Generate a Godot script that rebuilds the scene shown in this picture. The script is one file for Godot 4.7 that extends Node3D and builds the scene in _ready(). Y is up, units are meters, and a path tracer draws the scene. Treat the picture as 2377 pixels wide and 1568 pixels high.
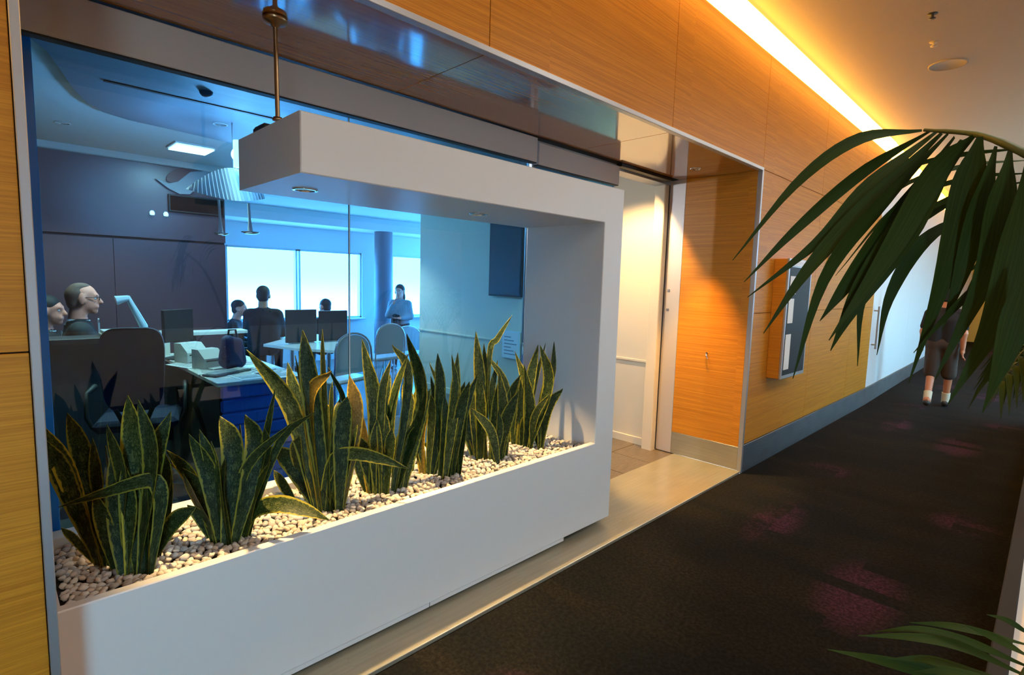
extends Node3D
# An airport corridor in front of a lounge: oak-clad wall with a recess, white C-shaped planter, blue glass, doorway.
# The corridor wall is the plane z = 0, the corridor runs along +x, the lounge lies at negative z.

var taken := {}
var M := {}
var rng := RandomNumberGenerator.new()

func numbered(called: String) -> String:
	if not taken.has(called):
		taken[called] = 0
		return called
	taken[called] += 1
	return "%s_%03d" % [called, taken[called]]

func tag(o: Node, label := "", category := "", group := "", kind := "") -> void:
	if label: o.set_meta("label", label)
	if category: o.set_meta("category", category)
	if group: o.set_meta("group", group)
	if kind: o.set_meta("kind", kind)

func thing(called: String, label: String, category: String, at := Vector3.ZERO, turn := 0.0, group := "") -> Node3D:
	var o := Node3D.new()
	o.name = numbered(called)
	add_child(o)
	o.position = at
	o.rotation.y = turn
	tag(o, label, category, group)
	return o

func structure(called: String) -> Node3D:
	var o := Node3D.new()
	o.name = numbered(called)
	add_child(o)
	tag(o, "", "", "", "structure")
	return o

func S() -> SurfaceTool:
	var st := SurfaceTool.new()
	st.begin(Mesh.PRIMITIVE_TRIANGLES)
	return st

# commits a shape as one mesh; world = true when the shape was drawn in world coordinates
func part(parent: Node3D, called: String, st, m: Material, world := false) -> MeshInstance3D:
	var o := MeshInstance3D.new()
	if st is SurfaceTool:
		st.generate_normals()
		o.mesh = st.commit()
	else:
		o.mesh = st
	o.material_override = m
	if parent == self: o.name = numbered(called)
	else: o.name = called
	parent.add_child(o, true)
	if world and parent != self: o.global_transform = Transform3D.IDENTITY
	return o

func quad(st: SurfaceTool, a: Vector3, b: Vector3, c: Vector3, d: Vector3, out: Vector3, ua := Vector2.ZERO, ub := Vector2.ZERO, uc := Vector2.ZERO, ud := Vector2.ZERO) -> void:
	var n := (b - a).cross(c - a)
	var vs := [a, b, c, a, c, d]
	var us := [ua, ub, uc, ua, uc, ud]
	if n.dot(out) > 0.0:
		vs = [a, c, b, a, d, c]
		us = [ua, uc, ub, ua, ud, uc]
	for i in 6:
		st.set_uv(us[i])
		st.add_vertex(vs[i])

func tri(st: SurfaceTool, a: Vector3, b: Vector3, c: Vector3, out: Vector3) -> void:
	var vs := [a, b, c]
	if (b - a).cross(c - a).dot(out) > 0.0: vs = [a, c, b]
	for v in vs:
		st.set_uv(Vector2(v.x, v.y))
		st.add_vertex(v)

func flat_uv(v: Vector3, axis: int, off: Vector3) -> Vector2:
	var p := v + off
	if axis == 0: return Vector2(p.z, p.y)
	if axis == 1: return Vector2(p.x, p.z)
	return Vector2(p.x, p.y)

# a box with chamfered edges; off shifts the flat texture coordinates
func box(st: SurfaceTool, lo: Vector3, hi: Vector3, bevel := 0.003, off := Vector3.ZERO) -> void:
	st.set_smooth_group(-1)
	var c := (lo + hi) / 2
	var h := (hi - lo).abs() / 2
	var b := minf(bevel, minf(h.x, minf(h.y, h.z)) * 0.9)
	for axis in 3:
		var u := (axis + 1) % 3
		var w := (axis + 2) % 3
		for s in [-1.0, 1.0]:
			var out := Vector3.ZERO
			out[axis] = s
			var ps := []
			for k in [[-1, -1], [1, -1], [1, 1], [-1, 1]]:
				var p := c
				p[axis] += s * h[axis]
				p[u] += k[0] * (h[u] - b)
				p[w] += k[1] * (h[w] - b)
				ps.append(p)
			quad(st, ps[0], ps[1], ps[2], ps[3], out, flat_uv(ps[0], axis, off), flat_uv(ps[1], axis, off), flat_uv(ps[2], axis, off), flat_uv(ps[3], axis, off))
	if b <= 0.0: return
	for axis in 3:
		var u := (axis + 1) % 3
		var w := (axis + 2) % 3
		for su in [-1.0, 1.0]:
			for sw in [-1.0, 1.0]:
				var ps := []
				for e in [[-1, 0], [1, 0], [1, 1], [-1, 1]]:
					var p := c
					p[axis] += e[0] * (h[axis] - b)
					p[u] += su * (h[u] - (b if e[1] == 1 else 0.0))
					p[w] += sw * (h[w] - (0.0 if e[1] == 1 else b))
					ps.append(p)
				var out := Vector3.ZERO
				out[u] = su
				out[w] = sw
				quad(st, ps[0], ps[1], ps[2], ps[3], out, flat_uv(ps[0], u, off), flat_uv(ps[1], u, off), flat_uv(ps[2], u, off), flat_uv(ps[3], u, off))
	for sx in [-1.0, 1.0]:
		for sy in [-1.0, 1.0]:
			for sz in [-1.0, 1.0]:
				var sg := Vector3(sx, sy, sz)
				var p := c + sg * h
				tri(st, p - Vector3(0, sy * b, sz * b), p - Vector3(sx * b, 0, sz * b), p - Vector3(sx * b, sy * b, 0), sg)

func abox(lo: Vector3, hi: Vector3, bevel := 0.003, off := Vector3.ZERO) -> SurfaceTool:
	var st := S()
	box(st, lo, hi, bevel, off)
	return st

func frames(pts: Array) -> Array:
	var out := []
	var side := Vector3.ZERO
	for i in pts.size():
		var t: Vector3 = (pts[mini(i + 1, pts.size() - 1)] - pts[maxi(i - 1, 0)]).normalized()
		if side == Vector3.ZERO:
			side = t.cross(Vector3.UP if absf(t.y) < 0.9 else Vector3.RIGHT).normalized()
		side = (side - t * side.dot(t)).normalized()
		out.append([t, side, t.cross(side)])
	return out

func tube(st: SurfaceTool, pts: Array, radii: Array, sides := 8, caps := true) -> void:
	st.set_smooth_group(0)
	var fr := frames(pts)
	for i in pts.size() - 1:
		for k in sides:
			var a0 := TAU * k / sides
			var a1 := TAU * (k + 1) / sides
			var o0: Vector3 = fr[i][1] * cos(a0) + fr[i][2] * sin(a0)
			var o1: Vector3 = fr[i][1] * cos(a1) + fr[i][2] * sin(a1)
			var q0: Vector3 = fr[i + 1][1] * cos(a0) + fr[i + 1][2] * sin(a0)
			var q1: Vector3 = fr[i + 1][1] * cos(a1) + fr[i + 1][2] * sin(a1)
			var ra: float = radii[mini(i, radii.size() - 1)]
			var rb: float = radii[mini(i + 1, radii.size() - 1)]
			quad(st, pts[i] + o0 * ra, pts[i] + o1 * ra, pts[i + 1] + q1 * rb, pts[i + 1] + q0 * rb, o0 + o1, Vector2(float(k) / sides, i), Vector2(float(k + 1) / sides, i), Vector2(float(k + 1) / sides, i + 1), Vector2(float(k) / sides, i + 1))
	if caps:
		st.set_smooth_group(-1)
		for e in [0, pts.size() - 1]:
			var t: Vector3 = fr[e][0] * (-1.0 if e == 0 else 1.0)
			var r: float = radii[mini(e, radii.size() - 1)]
			for k in sides:
				var a0 := TAU * k / sides
				var a1 := TAU * (k + 1) / sides
				tri(st, pts[e], pts[e] + (fr[e][1] * cos(a0) + fr[e][2] * sin(a0)) * r, pts[e] + (fr[e][1] * cos(a1) + fr[e][2] * sin(a1)) * r, t)

# turned shape about the y axis: profile of Vector2(radius, height)
func lathe(st: SurfaceTool, at: Vector3, profile: Array, seg := 24, smooth := true) -> void:
	st.set_smooth_group(0 if smooth else -1)
	for i in profile.size() - 1:
		var p: Vector2 = profile[i]
		var q: Vector2 = profile[i + 1]
		for k in seg:
			var a0 := TAU * k / seg
			var a1 := TAU * (k + 1) / seg
			var d0 := Vector3(cos(a0), 0, sin(a0))
			var d1 := Vector3(cos(a1), 0, sin(a1))
			var n := Vector2(q.y - p.y, p.x - q.x)
			var out := (d0 + d1) * n.x + Vector3.UP * n.y * 2.0
			var A := at + d0 * p.x + Vector3.UP * p.y
			var B := at + d1 * p.x + Vector3.UP * p.y
			var Cc := at + d1 * q.x + Vector3.UP * q.y
			var D := at + d0 * q.x + Vector3.UP * q.y
			if p.x < 1e-5: tri(st, A, Cc, D, out)
			elif q.x < 1e-5: tri(st, A, B, D, out)
			else: quad(st, A, B, Cc, D, out)

# prism: polygon in the (u, v) plane pushed along the third axis; axis 1: polygon is (x, z), axis 2: (x, y), axis 0: (z, y)
func prism(st: SurfaceTool, poly: PackedVector2Array, axis: int, lo: float, hi: float) -> void:
	st.set_smooth_group(-1)
	var lift := func(p: Vector2, h: float) -> Vector3:
		return Vector3(h, p.y, p.x) if axis == 0 else Vector3(p.x, h, p.y) if axis == 1 else Vector3(p.x, p.y, h)
	var idx := Geometry2D.triangulate_polygon(poly)
	var up := Vector3.ZERO
	up[axis] = 1.0
	for i in range(0, idx.size(), 3):
		for h in [lo, hi]:
			tri(st, lift.call(poly[idx[i]], h), lift.call(poly[idx[i + 1]], h), lift.call(poly[idx[i + 2]], h), up * (1.0 if h == hi else -1.0))
	var area := 0.0
	for i in poly.size(): area += poly[i].cross(poly[(i + 1) % poly.size()])
	for i in poly.size():
		var a := poly[i]
		var b := poly[(i + 1) % poly.size()]
		var n2 := (b - a).orthogonal() * (-1.0 if area > 0 else 1.0)
		var n3: Vector3 = lift.call(n2, 0.0)
		var u0 := a.length()
		quad(st, lift.call(a, lo), lift.call(b, lo), lift.call(b, hi), lift.call(a, hi), -n3 if false else n3, Vector2(u0, lo), Vector2(u0 + a.distance_to(b), lo), Vector2(u0 + a.distance_to(b), hi), Vector2(u0, hi))

func smooth_path(ctrl: Array, n: int) -> Array:
	var out := []
	var m := ctrl.size() - 1
	for i in n + 1:
		var t := float(i) / n * m
		var k := mini(int(t), m - 1)
		var p1: Vector3 = ctrl[k]
		var p2: Vector3 = ctrl[k + 1]
		var p0: Vector3 = ctrl[k - 1] if k > 0 else p1 * 2.0 - p2
		var p3: Vector3 = ctrl[k + 2] if k + 2 <= m else p2 * 2.0 - p1
		out.append(p1.cubic_interpolate(p2, p0, p3, t - k))
	return out

# a leaf blade: folded along its midrib, with thickness; profile gives the half width along it
func blade(st: SurfaceTool, ctrl: Array, width: float, twist: float, fold: float, thick: float, face: Vector3, profile: Array, n := 14) -> void:
	st.set_smooth_group(0)
	var pts := smooth_path(ctrl, n)
	var rows := []
	for i in n + 1:
		var t: Vector3 = (pts[mini(i + 1, n)] - pts[maxi(i - 1, 0)]).normalized()
		var s := t.cross(face).normalized()
		s = s.rotated(t, twist + 0.35 * sin(3.0 * i / n + twist * 7.0))
		var up := s.cross(t)
		var x := float(i) / n * (profile.size() - 1)
		var k := mini(int(x), profile.size() - 2)
		var w: float = lerpf(profile[k], profile[k + 1], x - k) * width * 0.5 + 0.0004
		var row := []
		for u in [-1.0, -0.55, 0.0, 0.55, 1.0]:
			row.append([pts[i] + s * (w * u) + up * (w * fold * absf(u)), up, u])
		rows.append(row)
	for side in [1.0, -1.0]:
		for i in n:
			for j in 4:
				var q := []
				for e in [[i, j], [i, j + 1], [i + 1, j + 1], [i + 1, j]]:
					var c: Array = rows[e[0]][e[1]]
					var h: float = thick * 0.5 * side * (1.0 - absf(c[2]) * 0.96)
					q.append(c[0] + c[1] * h)
				var uv := func(ii: int, jj: int) -> Vector2:
					return Vector2(rows[ii][jj][2] * 0.5 + 0.5, 1.0 - float(ii) / n)
				quad(st, q[0], q[1], q[2], q[3], rows[i][j][1] * side, uv.call(i, j), uv.call(i, j + 1), uv.call(i + 1, j + 1), uv.call(i + 1, j))

# ---- bodies: a field of tapered capsules [a, b, ra, rb] and ellipsoids [centre, radii], joined smoothly, meshed as surface nets
func flesh(st: SurfaceTool, bones: Array, cell: float, k: float) -> void:
	var lo := Vector3.INF
	var hi := -Vector3.INF
	for b in bones:
		if b.size() == 2:
			lo = lo.min(b[0] - b[1])
			hi = hi.max(b[0] + b[1])
		else:
			var r := Vector3.ONE * maxf(b[2], b[3])
			lo = lo.min(b[0] - r).min(b[1] - r)
			hi = hi.max(b[0] + r).max(b[1] + r)
	var pad := Vector3.ONE * (cell * 2.0 + k * 0.4)
	lo -= pad
	hi += pad
	var nx := int((hi.x - lo.x) / cell) + 2
	var ny := int((hi.y - lo.y) / cell) + 2
	var nz := int((hi.z - lo.z) / cell) + 2
	var f := PackedFloat32Array()
	f.resize(nx * ny * nz)
	f.fill(1000.0)
	for b in bones:
		var bl: Vector3
		var bh: Vector3
		if b.size() == 2:
			bl = b[0] - b[1]
			bh = b[0] + b[1]
		else:
			var r := Vector3.ONE * maxf(b[2], b[3])
			bl = b[0].min(b[1]) - r
			bh = b[0].max(b[1]) + r
		bl = (bl - pad - lo) / cell
		bh = (bh + pad - lo) / cell
		for z in range(maxi(0, int(bl.z)), mini(nz, int(bh.z) + 1)):
			for y in range(maxi(0, int(bl.y)), mini(ny, int(bh.y) + 1)):
				var row := (z * ny + y) * nx
				for x in range(maxi(0, int(bl.x)), mini(nx, int(bh.x) + 1)):
					var p := lo + Vector3(x, y, z) * cell
					var d: float
					if b.size() == 2:
						var rr: Vector3 = b[1]
						var v: Vector3 = (p - b[0]) / rr
						d = (v.length() - 1.0) * minf(rr.x, minf(rr.y, rr.z))
					else:
						var ab: Vector3 = b[1] - b[0]
						var t := clampf((p - b[0]).dot(ab) / maxf(ab.length_squared(), 1e-9), 0.0, 1.0)
						d = p.distance_to(b[0] + ab * t) - lerpf(b[2], b[3], t)
					var o := f[row + x]
					var h := maxf(k - absf(o - d), 0.0) / k
					f[row + x] = minf(o, d) - h * h * k * 0.25
	var ids := PackedInt32Array()
	ids.resize(nx * ny * nz)
	ids.fill(-1)
	var verts := PackedVector3Array()
	var step := [0, 1, nx, nx + 1, nx * ny, nx * ny + 1, nx * ny + nx, nx * ny + nx + 1]
	var edges := [[0, 1], [2, 3], [4, 5], [6, 7], [0, 2], [1, 3], [4, 6], [5, 7], [0, 4], [1, 5], [2, 6], [3, 7]]
	var corner := [Vector3(0, 0, 0), Vector3(1, 0, 0), Vector3(0, 1, 0), Vector3(1, 1, 0), Vector3(0, 0, 1), Vector3(1, 0, 1), Vector3(0, 1, 1), Vector3(1, 1, 1)]
	for z in nz - 1:
		for y in ny - 1:
			for x in nx - 1:
				var at := (z * ny + y) * nx + x
				var neg := f[at] < 0.0
				var mixed := false
				for s in step:
					if (f[at + s] < 0.0) != neg:
						mixed = true
						break
				if not mixed: continue
				var sum := Vector3.ZERO
				var n := 0
				for e in edges:
					var fa := f[at + step[e[0]]]
					var fb := f[at + step[e[1]]]
					if (fa < 0.0) != (fb < 0.0):
						sum += corner[e[0]].lerp(corner[e[1]], fa / (fa - fb))
						n += 1
				ids[at] = verts.size()
				verts.append(lo + (Vector3(x, y, z) + sum / n) * cell)
	st.set_smooth_group(0)
	var sy := nx
	var sz := nx * ny
	for z in range(1, nz - 1):
		for y in range(1, ny - 1):
			for x in range(1, nx - 1):
				var at := (z * ny + y) * nx + x
				var a := f[at] < 0.0
				for ax in 3:
					var s1: int = [1, sy, sz][ax]
					if a == (f[at + s1] < 0.0): continue
					var s2: int = [sy, sz, 1][ax]
					var s3: int = [sz, 1, sy][ax]
					var q := [ids[at], ids[at - s2], ids[at - s2 - s3], ids[at - s3]]
					if q.min() < 0: continue
					var out := Vector3.ZERO
					out[ax] = 1.0 if a else -1.0
					quad(st, verts[q[0]], verts[q[1]], verts[q[2]], verts[q[3]], out)
const SNAKE := [
	[
		[0.0576,-0.11,[Vector3(0.244,0.556,-0.467),Vector3(0.180,0.893,-0.538),Vector3(0.118,1.076,-0.587)]],
		[0.0628,-0.11,[Vector3(0.250,0.556,-0.461),Vector3(0.171,0.878,-0.541),Vector3(0.122,1.028,-0.569)]],
		[0.0595,0.29,[Vector3(0.267,0.556,-0.430),Vector3(0.225,0.946,-0.560),Vector3(0.194,1.090,-0.641)]],
		[0.0483,-0.25,[Vector3(0.267,0.555,-0.444),Vector3(0.257,0.816,-0.496),Vector3(0.250,1.012,-0.536)]],
		[0.0542,-0.31,[Vector3(0.284,0.555,-0.406),Vector3(0.311,0.879,-0.385),Vector3(0.277,1.082,-0.409)]],
		[0.0701,0.34,[Vector3(0.312,0.555,-0.339),Vector3(0.349,0.962,-0.395),Vector3(0.346,1.166,-0.460)]],
		[0.0494,-0.21,[Vector3(0.329,0.555,-0.326),Vector3(0.380,0.958,-0.303),Vector3(0.354,1.172,-0.329)]],
		[0.0523,0.39,[Vector3(0.336,0.555,-0.317),Vector3(0.395,0.945,-0.340),Vector3(0.448,1.116,-0.335)]],
		[0.0438,0.12,[Vector3(0.360,0.555,-0.311),Vector3(0.395,0.780,-0.292),Vector3(0.395,0.870,-0.288),Vector3(0.365,0.896,-0.305),Vector3(0.268,0.860,-0.380),Vector3(0.144,0.808,-0.479)]],
		[0.0443,-0.35,[Vector3(0.339,0.558,-0.367),Vector3(0.273,0.722,-0.456),Vector3(0.213,0.771,-0.524)]],
		[0.0248,0.48,[Vector3(0.241,0.558,-0.502),Vector3(0.185,0.666,-0.525),Vector3(0.151,0.717,-0.525)]],
		[0.0522,-0.22,[Vector3(0.391,0.557,-0.403),Vector3(0.451,0.698,-0.369),Vector3(0.513,0.758,-0.322)]],
		[0.0612,0.42,[Vector3(0.295,0.555,-0.354),Vector3(0.296,0.774,-0.393),Vector3(0.297,1.016,-0.435)]],
		[0.0307,-0.09,[Vector3(0.327,0.555,-0.326),Vector3(0.332,0.640,-0.335),Vector3(0.335,0.696,-0.340)]],
		[0.0465,-0.37,[Vector3(0.353,0.555,-0.304),Vector3(0.364,0.780,-0.319),Vector3(0.355,0.953,-0.345)]],
		[0.0561,-0.50,[Vector3(0.250,0.556,-0.444),Vector3(0.296,0.778,-0.465),Vector3(0.286,0.978,-0.535)]],
		[0.0414,-0.24,[Vector3(0.395,0.555,-0.398),Vector3(0.441,0.839,-0.408),Vector3(0.441,0.954,-0.437)]],
		[0.0516,-0.17,[Vector3(0.301,0.555,-0.350),Vector3(0.320,0.778,-0.361),Vector3(0.314,0.950,-0.388)]],
		[0.0464,-0.10,[Vector3(0.279,0.555,-0.399),Vector3(0.259,0.727,-0.409),Vector3(0.234,0.856,-0.423)]],
		[0.0222,-0.25,[Vector3(0.408,0.555,-0.400),Vector3(0.444,0.727,-0.405),Vector3(0.462,0.886,-0.423)]],
	],
	[
		[0.0499,-0.20,[Vector3(0.590,0.557,-0.405),Vector3(0.554,0.784,-0.501),Vector3(0.486,0.902,-0.609)]],
		[0.0443,-0.44,[Vector3(0.593,0.556,-0.385),Vector3(0.582,0.773,-0.471),Vector3(0.486,0.851,-0.618)]],
		[0.0568,0.29,[Vector3(0.606,0.555,-0.379),Vector3(0.583,0.832,-0.413),Vector3(0.530,0.993,-0.462)]],
		[0.0408,-0.19,[Vector3(0.614,0.555,-0.372),Vector3(0.593,0.860,-0.409),Vector3(0.560,1.010,-0.438)]],
		[0.0716,-0.50,[Vector3(0.626,0.555,-0.344),Vector3(0.620,0.757,-0.375),Vector3(0.630,0.894,-0.381)]],
		[0.0682,0.50,[Vector3(0.614,0.555,-0.352),Vector3(0.664,0.907,-0.395),Vector3(0.643,1.041,-0.475)]],
		[0.0535,-0.53,[Vector3(0.638,0.555,-0.363),Vector3(0.697,0.863,-0.398),Vector3(0.709,0.999,-0.451)]],
		[0.0631,0.30,[Vector3(0.641,0.556,-0.344),Vector3(0.733,0.915,-0.355),Vector3(0.722,1.044,-0.430)]],
		[0.0622,0.13,[Vector3(0.677,0.556,-0.376),Vector3(0.742,0.757,-0.390),Vector3(0.813,0.909,-0.386)]],
		[0.0343,-0.34,[Vector3(0.688,0.555,-0.372),Vector3(0.748,0.868,-0.336),Vector3(0.797,1.163,-0.310)]],
		[0.0324,-0.13,[Vector3(0.669,0.555,-0.373),Vector3(0.692,0.840,-0.353),Vector3(0.825,1.042,-0.216)]],
		[0.0650,-0.54,[Vector3(0.686,0.556,-0.374),Vector3(0.720,0.666,-0.347),Vector3(0.786,0.700,-0.278),Vector3(0.857,0.683,-0.197),Vector3(0.921,0.653,-0.121)]],
		[0.0367,0.31,[Vector3(0.592,0.556,-0.444),Vector3(0.555,0.665,-0.457),Vector3(0.518,0.714,-0.468)]],
		[0.0574,-0.44,[Vector3(0.610,0.557,-0.392),Vector3(0.554,0.717,-0.447),Vector3(0.511,0.834,-0.486)]],
		[0.0451,-0.32,[Vector3(0.623,0.555,-0.347),Vector3(0.607,0.803,-0.390),Vector3(0.594,0.962,-0.419)]],
		[0.0474,-0.36,[Vector3(0.706,0.556,-0.374),Vector3(0.765,0.893,-0.319),Vector3(0.751,1.012,-0.306)]],
		[0.0604,-0.51,[Vector3(0.689,0.556,-0.374),Vector3(0.716,0.721,-0.333),Vector3(0.760,0.881,-0.277)]],
		[0.0277,0.55,[Vector3(0.695,0.556,-0.383),Vector3(0.806,0.942,-0.304),Vector3(0.905,1.073,-0.200)]],
	],
	[
		[0.0651,0.30,[Vector3(1.018,0.556,-0.447),Vector3(0.963,1.007,-0.570),Vector3(0.834,1.263,-0.738)]],
		[0.0589,-0.02,[Vector3(1.019,0.556,-0.425),Vector3(0.995,0.968,-0.561),Vector3(0.983,1.204,-0.655)]],
		[0.0367,-0.51,[Vector3(1.015,0.555,-0.395),Vector3(0.996,0.975,-0.466),Vector3(0.966,1.251,-0.527)]],
		[0.0677,0.43,[Vector3(1.039,0.555,-0.393),Vector3(1.012,1.090,-0.472),Vector3(0.992,1.365,-0.507)]],
		[0.0438,-0.52,[Vector3(1.046,0.555,-0.386),Vector3(1.065,1.123,-0.450),Vector3(1.070,1.367,-0.481)]],
		[0.0586,-0.32,[Vector3(1.021,0.555,-0.408),Vector3(1.004,1.044,-0.470),Vector3(1.072,1.191,-0.399)]],
		[0.0479,-0.39,[Vector3(1.072,0.556,-0.380),Vector3(1.050,0.847,-0.483),Vector3(1.065,0.988,-0.525)]],
		[0.0536,0.07,[Vector3(1.075,0.555,-0.396),Vector3(1.104,0.903,-0.463),Vector3(1.086,1.044,-0.543)]],
		[0.0649,0.44,[Vector3(1.080,0.555,-0.357),Vector3(1.111,0.951,-0.375),Vector3(1.128,1.075,-0.366)]],
		[0.0706,0.27,[Vector3(1.021,0.559,-0.442),Vector3(0.954,0.765,-0.570),Vector3(0.906,0.798,-0.651)]],
		[0.0630,-0.32,[Vector3(1.023,0.556,-0.484),Vector3(0.972,0.791,-0.526),Vector3(0.969,0.894,-0.503)]],
		[0.0370,0.47,[Vector3(0.967,0.561,-0.541),Vector3(0.943,0.640,-0.624),Vector3(0.925,0.696,-0.690)]],
		[0.0526,0.33,[Vector3(1.016,0.556,-0.412),Vector3(1.072,0.784,-0.399),Vector3(1.139,0.820,-0.345),Vector3(1.229,0.798,-0.261),Vector3(1.322,0.753,-0.170)]],
		[0.0624,0.03,[Vector3(1.100,0.555,-0.376),Vector3(1.177,0.967,-0.392),Vector3(1.182,1.150,-0.446)]],
		[0.0364,-0.25,[Vector3(1.059,0.557,-0.372),Vector3(1.020,0.737,-0.458),Vector3(1.022,0.833,-0.488)]],
		[0.0331,-0.47,[Vector3(1.078,0.555,-0.375),Vector3(1.104,0.995,-0.461),Vector3(1.125,1.120,-0.503)]],
		[0.0388,0.19,[Vector3(1.039,0.555,-0.390),Vector3(1.111,0.952,-0.425),Vector3(1.138,1.046,-0.458)]],
		[0.0392,-0.41,[Vector3(1.026,0.555,-0.477),Vector3(1.062,0.985,-0.546),Vector3(1.034,1.134,-0.634)]],
		[0.0403,-0.48,[Vector3(1.097,0.555,-0.379),Vector3(1.148,0.998,-0.410),Vector3(1.104,1.190,-0.498)]],
		[0.0412,0.08,[Vector3(1.037,0.555,-0.393),Vector3(1.051,0.828,-0.433),Vector3(1.067,1.007,-0.457)]],
		[0.0341,-0.31,[Vector3(1.090,0.556,-0.365),Vector3(1.165,0.879,-0.382),Vector3(1.188,0.955,-0.413)]],
	],
	[
		[0.0740,-0.54,[Vector3(1.286,0.556,-0.436),Vector3(1.293,0.857,-0.517),Vector3(1.279,1.093,-0.607)]],
		[0.0642,0.34,[Vector3(1.290,0.555,-0.437),Vector3(1.311,0.968,-0.437),Vector3(1.269,1.311,-0.491)]],
		[0.0539,0.06,[Vector3(1.295,0.555,-0.407),Vector3(1.321,0.863,-0.466),Vector3(1.339,1.144,-0.527)]],
		[0.0355,0.19,[Vector3(1.315,0.555,-0.394),Vector3(1.328,1.008,-0.417),Vector3(1.361,1.219,-0.385)]],
		[0.0431,0.30,[Vector3(1.323,0.555,-0.384),Vector3(1.368,1.023,-0.448),Vector3(1.407,1.130,-0.464)]],
		[0.0621,-0.52,[Vector3(1.333,0.555,-0.377),Vector3(1.380,0.979,-0.395),Vector3(1.446,1.239,-0.370)]],
		[0.0386,-0.01,[Vector3(1.373,0.555,-0.386),Vector3(1.461,1.113,-0.390),Vector3(1.416,1.279,-0.468)]],
		[0.0741,-0.40,[Vector3(1.404,0.556,-0.404),Vector3(1.527,1.017,-0.361),Vector3(1.492,1.329,-0.452)]],
		[0.0554,0.03,[Vector3(1.416,0.555,-0.393),Vector3(1.479,0.947,-0.415),Vector3(1.481,1.086,-0.460)]],
		[0.0491,0.36,[Vector3(1.444,0.555,-0.391),Vector3(1.523,0.943,-0.405),Vector3(1.543,1.056,-0.435)]],
		[0.0355,-0.13,[Vector3(1.278,0.556,-0.466),Vector3(1.260,0.688,-0.508),Vector3(1.244,0.788,-0.543)]],
		[0.0530,-0.29,[Vector3(1.333,0.555,-0.379),Vector3(1.352,0.782,-0.373),Vector3(1.355,0.892,-0.367)]],
		[0.0645,-0.45,[Vector3(1.385,0.556,-0.395),Vector3(1.453,0.817,-0.415),Vector3(1.543,0.923,-0.388)]],
		[0.0648,0.42,[Vector3(1.439,0.555,-0.396),Vector3(1.487,0.782,-0.395),Vector3(1.575,1.058,-0.360)]],
		[0.0549,0.39,[Vector3(1.304,0.555,-0.402),Vector3(1.336,0.842,-0.406),Vector3(1.337,0.987,-0.420)]],
		[0.0593,0.42,[Vector3(1.299,0.555,-0.432),Vector3(1.267,0.749,-0.444),Vector3(1.226,0.863,-0.458)]],
		[0.0543,0.37,[Vector3(1.302,0.555,-0.406),Vector3(1.301,0.781,-0.418),Vector3(1.306,0.935,-0.416)]],
	],
	[
		[0.0696,-0.37,[Vector3(1.630,0.555,-0.501),Vector3(1.651,0.784,-0.547),Vector3(1.708,1.004,-0.552)]],
		[0.0528,-0.39,[Vector3(1.634,0.555,-0.458),Vector3(1.656,0.898,-0.452),Vector3(1.632,1.022,-0.462)]],
		[0.0521,0.05,[Vector3(1.652,0.555,-0.441),Vector3(1.695,0.992,-0.446),Vector3(1.693,1.215,-0.464)]],
		[0.0463,-0.54,[Vector3(1.685,0.555,-0.389),Vector3(1.690,0.940,-0.463),Vector3(1.684,1.086,-0.510)]],
		[0.0515,-0.01,[Vector3(1.681,0.555,-0.371),Vector3(1.735,0.931,-0.377),Vector3(1.769,1.221,-0.391)]],
		[0.0557,-0.47,[Vector3(1.767,0.555,-0.389),Vector3(1.790,0.916,-0.417),Vector3(1.774,1.045,-0.450)]],
		[0.0472,-0.16,[Vector3(1.770,0.555,-0.384),Vector3(1.815,0.816,-0.415),Vector3(1.915,1.102,-0.392)]],
		[0.0235,0.14,[Vector3(1.650,0.555,-0.440),Vector3(1.721,0.970,-0.480),Vector3(1.713,1.152,-0.564)]],
		[0.0499,-0.21,[Vector3(1.705,0.555,-0.372),Vector3(1.756,0.896,-0.383),Vector3(1.805,1.066,-0.371)]],
		[0.0428,0.45,[Vector3(1.716,0.555,-0.432),Vector3(1.720,0.699,-0.447),Vector3(1.686,0.695,-0.478),Vector3(1.643,0.728,-0.523)]],
		[0.0327,0.32,[Vector3(1.756,0.557,-0.391),Vector3(1.775,0.659,-0.431),Vector3(1.791,0.745,-0.464)]],
		[0.0539,-0.40,[Vector3(1.598,0.555,-0.555),Vector3(1.628,0.818,-0.557),Vector3(1.687,1.012,-0.522)]],
		[0.0433,0.18,[Vector3(1.669,0.555,-0.405),Vector3(1.701,0.839,-0.400),Vector3(1.701,0.998,-0.409)]],
		[0.0539,-0.39,[Vector3(1.782,0.555,-0.379),Vector3(1.797,0.862,-0.365),Vector3(1.778,1.020,-0.366)]],
		[0.0305,0.44,[Vector3(1.659,0.556,-0.436),Vector3(1.745,0.985,-0.381),Vector3(1.732,1.214,-0.395)]],
		[0.0376,-0.16,[Vector3(1.643,0.556,-0.492),Vector3(1.634,0.708,-0.532),Vector3(1.611,0.810,-0.576)]],
		[0.0525,-0.11,[Vector3(1.731,0.555,-0.376),Vector3(1.763,0.913,-0.354),Vector3(1.788,1.077,-0.313)]],
	],
	[
		[0.0614,0.17,[Vector3(2.013,0.555,-0.482),Vector3(2.025,0.968,-0.498),Vector3(2.011,1.311,-0.530)]],
		[0.0428,-0.52,[Vector3(2.023,0.555,-0.474),Vector3(2.058,1.033,-0.488),Vector3(2.053,1.241,-0.504)]],
		[0.0301,0.36,[Vector3(2.024,0.555,-0.445),Vector3(2.090,1.165,-0.498),Vector3(2.144,1.265,-0.490),Vector3(2.228,1.404,-0.456)]],
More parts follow.
